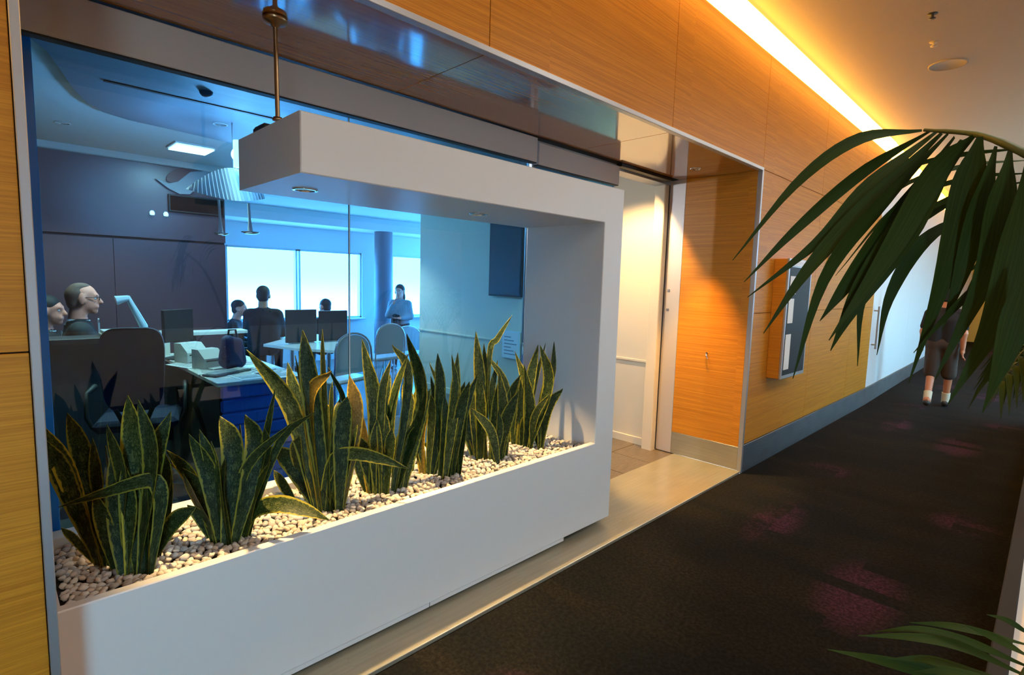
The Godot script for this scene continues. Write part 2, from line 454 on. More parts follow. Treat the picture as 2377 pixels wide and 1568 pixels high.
		[0.0466,0.50,[Vector3(2.026,0.556,-0.522),Vector3(2.020,0.846,-0.603),Vector3(2.092,1.059,-0.594)]],
		[0.0493,-0.01,[Vector3(2.044,0.556,-0.350),Vector3(2.027,0.749,-0.404),Vector3(1.960,0.875,-0.497)]],
		[0.0559,0.29,[Vector3(2.048,0.556,-0.422),Vector3(2.100,0.828,-0.457),Vector3(2.087,1.009,-0.540)]],
		[0.0719,0.17,[Vector3(2.112,0.555,-0.403),Vector3(2.119,0.771,-0.386),Vector3(2.170,0.978,-0.327)]],
		[0.0372,0.13,[Vector3(2.088,0.556,-0.390),Vector3(2.086,0.897,-0.468),Vector3(2.138,1.140,-0.476)]],
		[0.0381,0.47,[Vector3(2.136,0.555,-0.407),Vector3(2.163,0.964,-0.420),Vector3(2.078,1.181,-0.515)]],
		[0.0639,0.44,[Vector3(2.015,0.555,-0.532),Vector3(2.014,0.749,-0.572),Vector3(2.080,0.994,-0.552)]],
		[0.0634,-0.30,[Vector3(2.046,0.555,-0.455),Vector3(2.028,0.792,-0.486),Vector3(2.036,1.008,-0.492)]],
		[0.0627,0.55,[Vector3(2.060,0.555,-0.415),Vector3(2.096,0.833,-0.433),Vector3(2.116,1.005,-0.451)]],
		[0.0577,-0.11,[Vector3(2.105,0.555,-0.405),Vector3(2.130,0.832,-0.410),Vector3(2.121,1.087,-0.447)]],
		[0.0368,-0.10,[Vector3(2.057,0.555,-0.394),Vector3(2.076,0.745,-0.379),Vector3(2.067,0.867,-0.385)]],
		[0.0480,0.04,[Vector3(2.161,0.555,-0.414),Vector3(2.178,0.894,-0.414),Vector3(2.220,1.062,-0.366)]],
		[0.0479,-0.15,[Vector3(2.016,0.555,-0.504),Vector3(2.026,0.822,-0.546),Vector3(2.021,0.995,-0.588)]],
	],
	[
		[0.0716,-0.38,[Vector3(2.375,0.555,-0.562),Vector3(2.407,0.831,-0.583),Vector3(2.449,1.007,-0.580)]],
		[0.0513,0.54,[Vector3(2.378,0.556,-0.526),Vector3(2.456,0.906,-0.550),Vector3(2.446,1.151,-0.643)]],
		[0.0556,-0.21,[Vector3(2.386,0.555,-0.459),Vector3(2.429,0.957,-0.486),Vector3(2.486,1.210,-0.477)]],
		[0.0605,-0.31,[Vector3(2.383,0.556,-0.433),Vector3(2.480,0.969,-0.372),Vector3(2.444,1.215,-0.421)]],
		[0.0341,0.31,[Vector3(2.440,0.555,-0.384),Vector3(2.523,0.983,-0.391),Vector3(2.553,1.082,-0.403),Vector3(2.578,1.231,-0.425)]],
		[0.0555,-0.22,[Vector3(2.442,0.555,-0.386),Vector3(2.474,0.825,-0.365),Vector3(2.533,0.952,-0.299)]],
		[0.0418,0.32,[Vector3(2.393,0.555,-0.427),Vector3(2.402,0.768,-0.412),Vector3(2.461,0.921,-0.343)]],
		[0.0660,0.51,[Vector3(2.436,0.555,-0.388),Vector3(2.469,0.819,-0.399),Vector3(2.474,0.962,-0.419)]],
		[0.0282,-0.38,[Vector3(2.453,0.556,-0.403),Vector3(2.444,0.625,-0.426),Vector3(2.437,0.667,-0.441)]],
		[0.0567,-0.20,[Vector3(2.387,0.555,-0.557),Vector3(2.402,0.768,-0.523),Vector3(2.385,0.992,-0.526)]],
		[0.0635,0.54,[Vector3(2.381,0.555,-0.467),Vector3(2.393,0.807,-0.445),Vector3(2.360,1.096,-0.476)]],
		[0.0333,0.22,[Vector3(2.397,0.555,-0.418),Vector3(2.428,0.848,-0.471),Vector3(2.536,1.220,-0.458)]],
		[0.0678,0.50,[Vector3(2.369,0.555,-0.599),Vector3(2.399,0.750,-0.614),Vector3(2.458,0.913,-0.595)]],
		[0.0586,0.07,[Vector3(2.378,0.556,-0.494),Vector3(2.410,0.695,-0.508),Vector3(2.446,0.772,-0.505)]],
		[0.0470,0.06,[Vector3(2.443,0.555,-0.381),Vector3(2.494,0.853,-0.398),Vector3(2.542,1.060,-0.402)]],
	],
]
const FROND_HIGH := [
	[0.0235,0.00,[Vector3(1.264,1.902,1.592),Vector3(1.197,1.886,1.505),Vector3(1.130,1.805,1.426),Vector3(1.050,1.654,1.346)]],
	[0.0249,-0.21,[Vector3(1.276,1.902,1.603),Vector3(1.200,1.825,1.516),Vector3(1.125,1.718,1.434),Vector3(1.064,1.612,1.365)]],
	[0.0273,0.21,[Vector3(1.271,1.898,1.614),Vector3(1.198,1.799,1.532),Vector3(1.142,1.694,1.469),Vector3(1.057,1.583,1.377)]],
	[0.0311,-0.01,[Vector3(1.264,1.892,1.622),Vector3(1.184,1.766,1.538),Vector3(1.117,1.644,1.465),Vector3(1.065,1.515,1.409)]],
	[0.0348,-0.26,[Vector3(1.259,1.889,1.632),Vector3(1.187,1.765,1.555),Vector3(1.125,1.628,1.490),Vector3(1.090,1.432,1.460)]],
	[0.0371,-0.20,[Vector3(1.254,1.880,1.642),Vector3(1.181,1.724,1.569),Vector3(1.141,1.613,1.522),Vector3(1.121,1.543,1.489)]],
	[0.0512,0.22,[Vector3(1.252,1.872,1.655),Vector3(1.191,1.716,1.594),Vector3(1.143,1.590,1.541),Vector3(1.121,1.489,1.511)]],
	[0.0475,-0.15,[Vector3(1.240,1.875,1.671),Vector3(1.209,1.813,1.626),Vector3(1.162,1.669,1.577),Vector3(1.098,1.510,1.513)]],
	[0.0201,-0.07,[Vector3(1.273,1.777,1.661),Vector3(1.209,1.706,1.585),Vector3(1.175,1.598,1.544),Vector3(1.178,1.459,1.544)]],
	[0.0239,0.11,[Vector3(1.269,1.749,1.676),Vector3(1.224,1.691,1.616),Vector3(1.197,1.592,1.580),Vector3(1.194,1.482,1.570)]],
	[0.0477,0.22,[Vector3(1.220,1.867,1.681),Vector3(1.222,1.788,1.671),Vector3(1.206,1.632,1.654),Vector3(1.173,1.440,1.626)]],
	[0.0510,-0.10,[Vector3(1.214,1.843,1.721),Vector3(1.220,1.755,1.716),Vector3(1.217,1.633,1.708),Vector3(1.169,1.453,1.663)]],
	[0.0385,-0.07,[Vector3(1.224,1.849,1.702),Vector3(1.223,1.750,1.691),Vector3(1.218,1.648,1.678),Vector3(1.207,1.534,1.660)]],
	[0.0487,-0.05,[Vector3(1.205,1.817,1.744),Vector3(1.207,1.689,1.741),Vector3(1.194,1.547,1.725),Vector3(1.157,1.414,1.685)]],
	[0.0224,-0.28,[Vector3(1.253,1.664,1.757),Vector3(1.230,1.634,1.715),Vector3(1.207,1.581,1.676),Vector3(1.169,1.495,1.629)]],
	[0.0406,0.23,[Vector3(1.171,1.646,1.763),Vector3(1.158,1.530,1.750),Vector3(1.139,1.411,1.731)]],
	[0.0095,-0.29,[Vector3(1.484,1.891,1.726),Vector3(1.417,1.880,1.638),Vector3(1.366,1.858,1.567),Vector3(1.301,1.801,1.488)]],
	[0.0096,0.28,[Vector3(1.500,1.870,1.731),Vector3(1.432,1.859,1.642),Vector3(1.357,1.816,1.551),Vector3(1.288,1.704,1.475)]],
	[0.0097,-0.21,[Vector3(1.515,1.847,1.735),Vector3(1.444,1.836,1.643),Vector3(1.361,1.778,1.546),Vector3(1.283,1.632,1.466)]],
	[0.0127,-0.21,[Vector3(1.514,1.832,1.737),Vector3(1.426,1.798,1.631),Vector3(1.371,1.734,1.562),Vector3(1.321,1.625,1.505)]],
	[0.0157,0.21,[Vector3(1.331,1.728,1.754),Vector3(1.304,1.674,1.712),Vector3(1.289,1.604,1.684),Vector3(1.294,1.539,1.674)]],
	[0.0135,0.19,[Vector3(1.372,1.771,1.746),Vector3(1.360,1.741,1.715),Vector3(1.349,1.669,1.692),Vector3(1.346,1.637,1.670)]],
]
const FROND_LOW := [
	[0.0249,-0.16,[Vector3(1.352,0.857,1.831),Vector3(1.266,0.879,1.720),Vector3(1.199,0.894,1.628),Vector3(1.142,0.902,1.547)]],
	[0.0189,0.03,[Vector3(1.327,0.907,1.827),Vector3(1.261,0.949,1.733),Vector3(1.213,0.954,1.662),Vector3(1.163,0.943,1.590)]],
	[0.0171,-0.01,[Vector3(1.341,0.919,1.826),Vector3(1.286,0.951,1.743),Vector3(1.238,0.962,1.670),Vector3(1.198,0.945,1.610)]],
	[0.0147,0.13,[Vector3(1.316,0.972,1.822),Vector3(1.272,0.984,1.753),Vector3(1.249,0.984,1.706),Vector3(1.223,0.977,1.658)]],
	[0.0092,-0.19,[Vector3(1.293,1.002,1.822),Vector3(1.281,1.020,1.790),Vector3(1.270,1.023,1.762)]],
	[0.0199,0.20,[Vector3(1.298,0.902,1.829),Vector3(1.244,0.916,1.750),Vector3(1.210,0.926,1.691),Vector3(1.175,0.914,1.635)]],
	[0.0156,0.30,[Vector3(1.277,0.969,1.826),Vector3(1.249,0.995,1.777),Vector3(1.228,1.009,1.737)]],
	[0.0216,0.12,[Vector3(1.245,0.902,1.833),Vector3(1.219,0.924,1.780),Vector3(1.187,0.933,1.724),Vector3(1.164,0.919,1.679)]],
]
const RACHIS_A := Vector3(1.240,1.877,1.671)
const RACHIS_B := Vector3(1.267,1.903,1.595)

# ---- materials
func mat(c: Color, rough := 0.6, metal := 0.0, spec := 0.5) -> StandardMaterial3D:
	var m := StandardMaterial3D.new()
	m.albedo_color = c
	m.roughness = rough
	m.metallic = metal
	m.metallic_specular = spec
	return m

func glow(c: Color, energy: float) -> StandardMaterial3D:
	var m := mat(Color(0.9, 0.9, 0.9), 0.5)
	m.emission_enabled = true
	m.emission = c
	m.emission_energy_multiplier = energy
	return m

func pixels(w: int, h: int, f: Callable) -> ImageTexture:
	var d := PackedByteArray()
	d.resize(w * h * 3)
	var at := 0
	for y in h:
		for x in w:
			var c: Color = f.call(float(x) / w, float(y) / h)
			d[at] = clampi(int(c.r * 255.0), 0, 255)
			d[at + 1] = clampi(int(c.g * 255.0), 0, 255)
			d[at + 2] = clampi(int(c.b * 255.0), 0, 255)
			at += 3
	var im := Image.create_from_data(w, h, false, Image.FORMAT_RGB8, d)
	im.generate_mipmaps()
	return ImageTexture.create_from_image(im)

func noise(number: int, freq := 1.0, oct := 1) -> FastNoiseLite:
	var n := FastNoiseLite.new()
	n.seed = number
	n.noise_type = FastNoiseLite.TYPE_SIMPLEX_SMOOTH
	n.frequency = freq
	n.fractal_type = FastNoiseLite.FRACTAL_FBM if oct > 1 else FastNoiseLite.FRACTAL_NONE
	n.fractal_octaves = oct
	return n

func make_materials() -> void:
	var n1 := noise(11)
	var n2 := noise(12)
	var n3 := noise(13)
	# oak veneer, quarter cut, grain lying flat: 2 m by 1.5 m
	var wood_tex := pixels(512, 1024, func(u: float, v: float) -> Color:
		var a := v * TAU
		var ca := cos(a)
		var sa := sin(a)
		var wob := n3.get_noise_3d(u * 2.5, ca * 3.0, sa * 3.0) * 0.02
		var broad := n1.get_noise_3d(u * 1.3, cos(a + wob) * 9.0, sin(a + wob) * 9.0)
		var mid := n2.get_noise_3d(u * 2.2 + 7.0, cos(a + wob) * 34.0, sin(a + wob) * 34.0)
		var fine := n1.get_noise_3d(u * 7.0 + 3.0, ca * 95.0, sa * 95.0)
		var fleck := n2.get_noise_3d(u * 26.0, ca * 70.0, sa * 70.0)
		var t := 0.5 + broad * 0.25 + mid * 0.38 + fine * 0.30 - maxf(fleck - 0.45, 0.0) * 0.9
		return Color(0.70, 0.44, 0.115).lerp(Color(0.84, 0.565, 0.17), clampf(t, 0.0, 1.0)))
	for pair in [["wood", 0.40, 0.36], ["wood_gloss", 0.13, 0.6]]:
		var w := mat(Color.WHITE, pair[1], 0.0, pair[2])
		w.albedo_texture = wood_tex
		w.uv1_scale = Vector3(0.5, 0.6667, 1)
		M[pair[0]] = w
	M.wood_gloss.albedo_color = Color(0.86, 0.82, 0.80)
	M.wood_gloss.clearcoat_enabled = true
	M.wood_gloss.clearcoat = 1.0
	M.wood_gloss.clearcoat_roughness = 0.06
	M.opposite = mat(Color(0.60, 0.545, 0.54), 0.6)
	M.wood_core = mat(Color(0.12, 0.08, 0.05), 0.9)
	# carpet: charcoal loops with brown flecks and plum coloured tufted patches, 4 m square
	var spots := [[0.96, 0.14, 0.11, 0.04], [0.81, 0.30, 0.12, 0.05], [0.20, 0.37, 0.06, 0.05], [0.45, 0.62, 0.10, 0.06], [0.12, 0.82, 0.09, 0.05], [0.62, 0.90, 0.07, 0.05], [0.33, 0.12, 0.05, 0.05]]
	var carpet_tex := pixels(1024, 1024, func(u: float, v: float) -> Color:
		var loop := n1.get_noise_2d(u * 330.0, v * 330.0) * 0.5 + n2.get_noise_2d(u * 150.0, v * 150.0) * 0.5
		var block := n3.get_noise_2d(floorf(u * 36.0) * 1.7, floorf(v * 14.0) * 2.3)
		var tone := n2.get_noise_2d(u * 9.0 + 40.0, v * 5.0)
		var c := Color(0.075, 0.080, 0.080).lerp(Color(0.110, 0.102, 0.088), clampf(0.45 + tone * 0.6 + block * 0.35, 0.0, 1.0))
		var plum := 0.0
		for s in spots:
			var du: float = absf(fposmod(u - s[0] + 0.5, 1.0) - 0.5) / s[2]
			var dv: float = absf(fposmod(v - s[1] + 0.5, 1.0) - 0.5) / s[3]
			plum = maxf(plum, 1.25 - (du * du + dv * dv))
		plum = clampf(plum, 0.0, 1.0) * clampf(0.75 + block * 1.1 + n1.get_noise_2d(u * 60.0, v * 60.0) * 0.4, 0.0, 1.0)
		c = c.lerp(Color(0.225, 0.125, 0.185), plum * 0.8)
		return c * (1.0 + loop * 0.55))
	var cp := mat(Color.WHITE, 0.95, 0.0, 0.2)
	cp.albedo_texture = carpet_tex
	cp.uv1_scale = Vector3(0.25, 0.25, 1)
	M.carpet = cp
	# snake plant: dark green with pale cross bands and yellow margins
	var k1 := noise(31)
	for pair in [["snake", Color(0.10, 0.17, 0.075), Color(0.31, 0.38, 0.21), Color(0.60, 0.59, 0.20)], ["snake_pale", Color(0.17, 0.24, 0.09), Color(0.42, 0.45, 0.23), Color(0.78, 0.72, 0.22)], ["snake_dry", Color(0.36, 0.31, 0.12), Color(0.50, 0.43, 0.19), Color(0.82, 0.68, 0.18)]]:
		var t := pixels(64, 384, func(u: float, v: float) -> Color:
			var x := absf(u - 0.5) * 2.0
			var edge := 0.79 + k1.get_noise_2d(v * 22.0, 5.0 if u < 0.5 else 9.0) * 0.10
			var band := k1.get_noise_2d(u * 1.6 + 20.0, v * 56.0 + k1.get_noise_2d(u * 9.0, v * 20.0) * 1.6)
			var c: Color = pair[1].lerp(pair[2], clampf(band * 2.4 + 0.10, 0.0, 1.0))
			c = c.lerp(pair[3], smoothstep(edge - 0.05, edge + 0.05, x))
			return c)
		var m := mat(Color(0.80, 0.80, 0.80), 0.55, 0.0, 0.30)
		m.albedo_texture = t
		M[pair[0]] = m
	var k2 := noise(41)
	var palm_tex := pixels(64, 128, func(u: float, v: float) -> Color:
		var s := k2.get_noise_2d(u * 34.0, v * 1.5) * 0.5 + 0.5
		return Color(0.155, 0.215, 0.055).lerp(Color(0.235, 0.305, 0.08), s))
	var pm := mat(Color(0.88, 0.88, 0.88), 0.62, 0.0, 0.25)
	pm.albedo_texture = palm_tex
	pm.backlight_enabled = true
	pm.backlight = Color(0.30, 0.36, 0.10)
	M.palm = pm
	M.palm_stem = mat(Color(0.30, 0.33, 0.16), 0.6)
	M.palm_trunk = mat(Color(0.36, 0.30, 0.22), 0.85)
	var steel := mat(Color(0.66, 0.66, 0.66), 0.30, 0.9)
	M.steel = steel
	M.chrome = mat(Color(0.82, 0.82, 0.84), 0.12, 1.0)
	M.alu = mat(Color(0.72, 0.73, 0.74), 0.38, 0.7)
	var kb := noise(51)
	var brushed := pixels(512, 128, func(u: float, v: float) -> Color:
		var s := kb.get_noise_2d(u * 2.0, v * 110.0) * 0.025 + kb.get_noise_2d(u * 3.0 + 30.0, v * 5.0) * 0.02
		return Color(0.66 + s, 0.66 + s, 0.65 + s))
	var bs := mat(Color(0.95, 0.96, 0.98), 0.42, 1.0)
	bs.albedo_texture = brushed
	M.brushed = bs
	var sill := mat(Color(1.0, 0.97, 0.86), 0.28, 0.45)
	sill.albedo_texture = brushed
	M.sill = sill
	M.bronze = mat(Color(0.62, 0.50, 0.36), 0.28, 0.9)
	M.white = mat(Color(0.86, 0.855, 0.84), 0.42)
	M.wall_white = mat(Color(0.84, 0.84, 0.83), 0.55)
	M.cream = mat(Color(0.87, 0.81, 0.70), 0.6)
	M.ceiling = mat(Color(0.78, 0.72, 0.63), 0.9)
	M.taupe = mat(Color(0.76, 0.745, 0.73), 0.75)
	M.dark = mat(Color(0.07, 0.07, 0.075), 0.6)
	M.black = mat(Color(0.03, 0.03, 0.035), 0.6)
	M.soil = mat(Color(0.16, 0.12, 0.09), 0.95)
	M.pebble = mat(Color(0.83, 0.80, 0.76), 0.65)
	M.pebble_grey = mat(Color(0.70, 0.675, 0.65), 0.65)
	M.pebble_tan = mat(Color(0.80, 0.73, 0.65), 0.65)
	M.trough_dark = mat(Color(0.065, 0.06, 0.055), 0.85)
	# blue film on laminated glass
	var g := mat(Color(0.41, 0.745, 1.0, 0.0), 0.0)
	g.refraction_enabled = true
	g.refraction_scale = 0.05
	g.transparency = BaseMaterial3D.TRANSPARENCY_ALPHA
	M.blue_glass = g
	var g2 := mat(Color(0.92, 0.96, 0.96, 0.04), 0.0)
	g2.transparency = BaseMaterial3D.TRANSPARENCY_ALPHA
	M.pane = g2
	M.blue_edge = mat(Color(0.08, 0.42, 0.78), 0.2)
	M.glass_edge = mat(Color(0.80, 0.90, 0.94), 0.15)
	# lounge
	M.lounge_dark = mat(Color(0.33, 0.225, 0.25), 0.35)
	M.lounge_ceiling = mat(Color(0.80, 0.80, 0.79), 0.8)
	M.lounge_cloud = mat(Color(0.42, 0.45, 0.48), 0.45)
	M.lounge_wall = mat(Color(0.86, 0.87, 0.87), 0.6)
	M.lounge_floor = mat(Color(0.40, 0.38, 0.36), 0.12)
	var kt := noise(61)
	var tile := pixels(256, 256, func(u: float, v: float) -> Color:
		var s := kt.get_noise_2d(u * 6.0, v * 60.0) * 0.05 + kt.get_noise_2d(u * 40.0, v * 40.0) * 0.03
		return Color(0.40 + s, 0.355 + s, 0.30 + s))
	var tm := mat(Color.WHITE, 0.3)
	tm.albedo_texture = tile
	M.tile = tm
	M.grout = mat(Color(0.55, 0.50, 0.44), 0.9)
	M.blue_desk = mat(Color(0.20, 0.42, 0.75), 0.45)
	M.bag_blue = mat(Color(0.09, 0.15, 0.33), 0.7)
	M.desk_dark = mat(Color(0.11, 0.105, 0.12), 0.5)
	M.desk_top = mat(Color(0.84, 0.83, 0.80), 0.35)
	M.paper = mat(Color(0.90, 0.89, 0.86), 0.8)
	M.print_grey = mat(Color(0.35, 0.36, 0.38), 0.8)
	M.device = mat(Color(0.80, 0.79, 0.76), 0.5)
	M.navy = mat(Color(0.06, 0.085, 0.19), 0.9)
	M.screen_back = mat(Color(0.20, 0.21, 0.23), 0.5)
	M.tv = mat(Color(0.025, 0.025, 0.035), 0.08)
	M.maroon = mat(Color(0.30, 0.06, 0.09), 0.5)
	M.logo_grey = mat(Color(0.50, 0.51, 0.54), 0.5)
	M.shade = mat(Color(0.93, 0.93, 0.92), 0.6)
	M.clear_chair = mat(Color(0.62, 0.66, 0.68), 0.25)
	M.column = mat(Color(0.36, 0.38, 0.42), 0.6)
	# people
	M.skin = mat(Color(0.88, 0.53, 0.43), 0.55)
	M.skin_tan = mat(Color(0.70, 0.44, 0.30), 0.55)
	M.hair_grey = mat(Color(0.38, 0.26, 0.22), 0.75)
	M.hair_dark = mat(Color(0.06, 0.045, 0.04), 0.7)
	M.suit = mat(Color(0.075, 0.07, 0.085), 0.85)
	M.shirt = mat(Color(0.88, 0.88, 0.90), 0.8)
	M.grey_cloth = mat(Color(0.50, 0.52, 0.54), 0.85)
	M.dark_cloth = mat(Color(0.09, 0.085, 0.10), 0.9)
	M.brown_cloth = mat(Color(0.25, 0.19, 0.15), 0.9)
	M.sock = mat(Color(0.80, 0.76, 0.66), 0.9)
	M.shoe = mat(Color(0.14, 0.12, 0.10), 0.6)
	M.lamp_warm = glow(Color(1.0, 0.86, 0.62), 6.0)
	M.lamp_white = glow(Color(1.0, 0.96, 0.9), 5.0)
	M.led = glow(Color(1.0, 0.76, 0.30), 13.0)
	M.lamp_cool = glow(Color(0.82, 0.92, 1.0), 4.0)

# ---- people: local +z is forward
func hand(st: SurfaceTool, wrist: Vector3, down: Vector3, side: float, fwd: Vector3) -> void:
	var across := down.cross(fwd).normalized()
	var bones := [[wrist, wrist + down * 0.05, 0.024, 0.026], [wrist + down * 0.05 + fwd * 0.022, wrist + down * 0.085 + fwd * 0.026, 0.016, 0.012], [wrist + down * 0.05 - fwd * 0.022, wrist + down * 0.085 - fwd * 0.026, 0.016, 0.012]]
	for i in 4:
		var root := wrist + down * 0.085 + fwd * (0.028 - i * 0.0185)
		var l: float = [0.070, 0.080, 0.074, 0.058][i]
		var mid := root + down * l * 0.55 + across * side * 0.006
		bones.append([root, mid, 0.0088, 0.0082])
		bones.append([mid, mid + down * l * 0.42 + across * side * 0.022, 0.0082, 0.007])
	var tb := wrist + down * 0.03 + fwd * 0.026
	bones.append([tb, tb + down * 0.035 + fwd * 0.025, 0.0105, 0.0095])
	bones.append([tb + down * 0.035 + fwd * 0.025, tb + down * 0.065 + fwd * 0.03, 0.0095, 0.008])
	flesh(st, bones, 0.0055, 0.008)

func head_bones(c: Vector3) -> Array:
	return [[c + Vector3(0, 0.025, -0.012), Vector3(0.076, 0.092, 0.096)], [c + Vector3(0, -0.045, 0.022), Vector3(0.058, 0.066, 0.066)],
		[c + Vector3(0, -0.098, 0.062), c + Vector3(0, -0.094, 0.058), 0.024, 0.024], [c + Vector3(0, 0.012, 0.086), c + Vector3(0, -0.03, 0.108), 0.011, 0.015],
		[c + Vector3(-0.03, 0.026, 0.076), c + Vector3(0.03, 0.026, 0.076), 0.014, 0.014], [c + Vector3(-0.02, -0.064, 0.080), c + Vector3(0.02, -0.064, 0.080), 0.011, 0.011],
		[c + Vector3(0.078, -0.012, -0.008), Vector3(0.012, 0.034, 0.022)], [c + Vector3(-0.078, -0.012, -0.008), Vector3(0.012, 0.034, 0.022)],
		[c + Vector3(0, -0.07, -0.03), c + Vector3(0, -0.17, -0.045), 0.056, 0.06]]

func person(called: String, label: String, at: Vector3, turn: float, o: Dictionary) -> Node3D:
	var t := thing(called, label, "person", at, turn)
	var s: float = o.get("scale", 1.0)
	var hip_y: float = o.get("hip", 0.93)
	var up: float = hip_y - 0.93
	var P := func(x: float, y: float, z: float) -> Vector3: return Vector3(x, (y + up if y > 0.80 else y), z) * s
	var lean: float = o.get("lean", 0.0)
	var headc: Vector3 = P.call(0, 1.635, 0.03 + lean)
	var neck: Vector3 = P.call(0, 1.44, -0.01 + lean * 0.8)
	var torso := [[P.call(-0.075, 0.95, 0), P.call(-0.09, 1.28, lean * 0.5), 0.105 * s, 0.112 * s], [P.call(0.075, 0.95, 0), P.call(0.09, 1.28, lean * 0.5), 0.105 * s, 0.112 * s], [P.call(-0.15, 1.385, lean * 0.7), P.call(0.15, 1.385, lean * 0.7), 0.062 * s, 0.062 * s], [P.call(0, 1.30, lean * 0.5), neck, 0.11 * s, 0.06 * s]]
	var arms := []
	var wr := []
	for i in 2:
		var x: float = [-1.0, 1.0][i]
		var sh: Vector3 = P.call(x * 0.185, 1.375, lean * 0.7)
		var el: Vector3 = P.call(x * 0.235, 1.11, -0.02 + lean * 0.4)
		var w: Vector3 = P.call(x * 0.245, 0.875, 0.05)
		match o.get("arms", ["down", "down"])[i]:
			"desk":
				el = P.call(x * 0.225, 1.13, 0.10)
				w = P.call(x * 0.13, 1.10, 0.33)
			"swing":
				el = P.call(x * 0.23, 1.12, -0.10)
				w = P.call(x * 0.235, 0.90, -0.06)
			"fold":
				el = P.call(x * 0.24, 1.12, 0.02)
				w = P.call(x * 0.10, 1.10, 0.20)
			"phone":
				el = P.call(x * 0.22, 1.14, 0.10)
				w = P.call(x * 0.10, 1.36, 0.16)
		arms.append([sh, el, 0.050 * s, 0.041 * s])
		arms.append([el, w, 0.041 * s, 0.030 * s])
		wr.append([w, (w - el).normalized(), x])
	var legs := []
	var feet := []
	for i in 2:
		var x: float = [-1.0, 1.0][i]
		var hp: Vector3 = P.call(x * 0.09, 0.93, 0)
		var kn: Vector3
		var an: Vector3
		if o.get("sit", false):
			kn = P.call(x * 0.11, 0.95, 0.42)
			an = kn + Vector3(0, -0.42, 0.02) * s
			an.y = maxf(an.y, 0.08)
		elif o.get("walk", false):
			kn = P.call(x * 0.10, 0.50, 0.10 if i == 0 else 0.02)
			an = P.call(x * 0.09, 0.085 if i == 0 else 0.12, 0.16 if i == 0 else -0.22)
		else:
			kn = P.call(x * 0.10, 0.50, 0.02)
			an = P.call(x * 0.11, 0.085, -0.01)
		legs.append([hp, kn, 0.085 * s, 0.058 * s])
		legs.append([kn, an, 0.056 * s, 0.036 * s])
		feet.append([an, an + Vector3(0, -0.05, 0.14) * s])
	var cell: float = o.get("cell", 0.016)
	var k := 0.035
	var st := S()
	flesh(st, torso + arms + legs + [[neck, headc + Vector3(0, -0.05, -0.03) * s, 0.055 * s, 0.052 * s], [feet[0][0], feet[0][1], 0.04 * s, 0.032 * s], [feet[1][0], feet[1][1], 0.04 * s, 0.032 * s]], cell, k)
	var hb := head_bones(headc)
	flesh(st, hb, o.get("head_cell", 0.008), 0.018)
	for w in wr: hand(st, w[0], w[1], -w[2], Vector3(0, 0, 1) if absf(w[1].z) < 0.7 else Vector3(-w[2], 0, 0))
	part(t, "body", st, o.get("skin", M.skin))
	# clothing lies a little outside the body
	var fat := func(list: Array, by: float) -> Array:
		var r := []
		for b in list: r.append([b[0], b[1], b[2] + by, b[3] + by])
		return r
	st = S()
	var top: Array = fat.call(torso, 0.016)
	var sleeves: Array = fat.call(arms, 0.014)
	if o.get("short_sleeves", false):
		sleeves = [[arms[0][0], arms[0][0].lerp(arms[0][1], 0.7), 0.066 * s, 0.064 * s], [arms[2][0], arms[2][0].lerp(arms[2][1], 0.7), 0.066 * s, 0.064 * s]]
	top[3] = [P.call(0, 1.30, lean * 0.5), neck - Vector3(0, 0.025, 0) * s, 0.125 * s, 0.088 * s]
	flesh(st, top + sleeves + o.get("more_top", []), cell, k)
	part(t, o.get("top_name", "jacket"), st, o.get("top", M.suit))
	st = S()
	var low: Array = fat.call(legs, 0.014)
	if o.get("shorts", false):
		low = [[legs[0][0], legs[0][1], 0.105 * s, 0.092 * s], [legs[2][0], legs[2][1], 0.105 * s, 0.092 * s]]
	low.append([P.call(-0.08, 0.96, 0), P.call(0.08, 0.96, 0), 0.122 * s, 0.122 * s])
	flesh(st, low, cell, k)
	part(t, "shorts" if o.get("shorts", false) else "trousers", st, o.get("low", M.suit))
	for i in 2:
		st = S()
		flesh(st, [[feet[i][0] + Vector3(0, -0.03, -0.03), feet[i][1] + Vector3(0, 0.004, 0), 0.043 * s, 0.040 * s]], 0.012, 0.02)
		part(t, "shoe", st, M.shoe)
		if o.get("shorts", false):
			st = S()
			tube(st, [feet[i][0] + Vector3(0, -0.02, 0), feet[i][0].lerp(legs[i * 2 + 1][0], 0.32)], [0.047 * s, 0.052 * s], 12)
			part(t, "sock", st, M.sock)
	# hair, eyes, collar, glasses
	st = S()
	var hc: Vector3 = headc
	match o.get("hair", "short"):
		"receding":
			flesh(st, [[hc + Vector3(0, 0.022, -0.038), Vector3(0.081, 0.088, 0.078)], [hc + Vector3(0, 0.092, -0.01), Vector3(0.055, 0.030, 0.055)], [hc + Vector3(0, -0.04, -0.06), Vector3(0.066, 0.05, 0.045)]], 0.008, 0.02)
		"long":
			flesh(st, [[hc + Vector3(0, 0.04, -0.02), Vector3(0.084, 0.092, 0.098)], [hc + Vector3(0, -0.10, -0.06), Vector3(0.085, 0.14, 0.055)]], 0.012, 0.03)
		_:
			flesh(st, [[hc + Vector3(0, 0.045, -0.022), Vector3(0.083, 0.088, 0.098)], [hc + Vector3(0, -0.03, -0.055), Vector3(0.07, 0.06, 0.055)]], 0.010, 0.02)
	part(t, "hair", st, o.get("hair_mat", M.hair_dark))
	for x in [-1.0, 1.0]:
		st = S()
		lathe(st, hc + Vector3(x * 0.031, 0.004, 0.068), [Vector2(0, -0.012), Vector2(0.009, -0.008), Vector2(0.0125, 0), Vector2(0.009, 0.008), Vector2(0, 0.012)], 10)
		part(t, "eye", st, M.shirt)
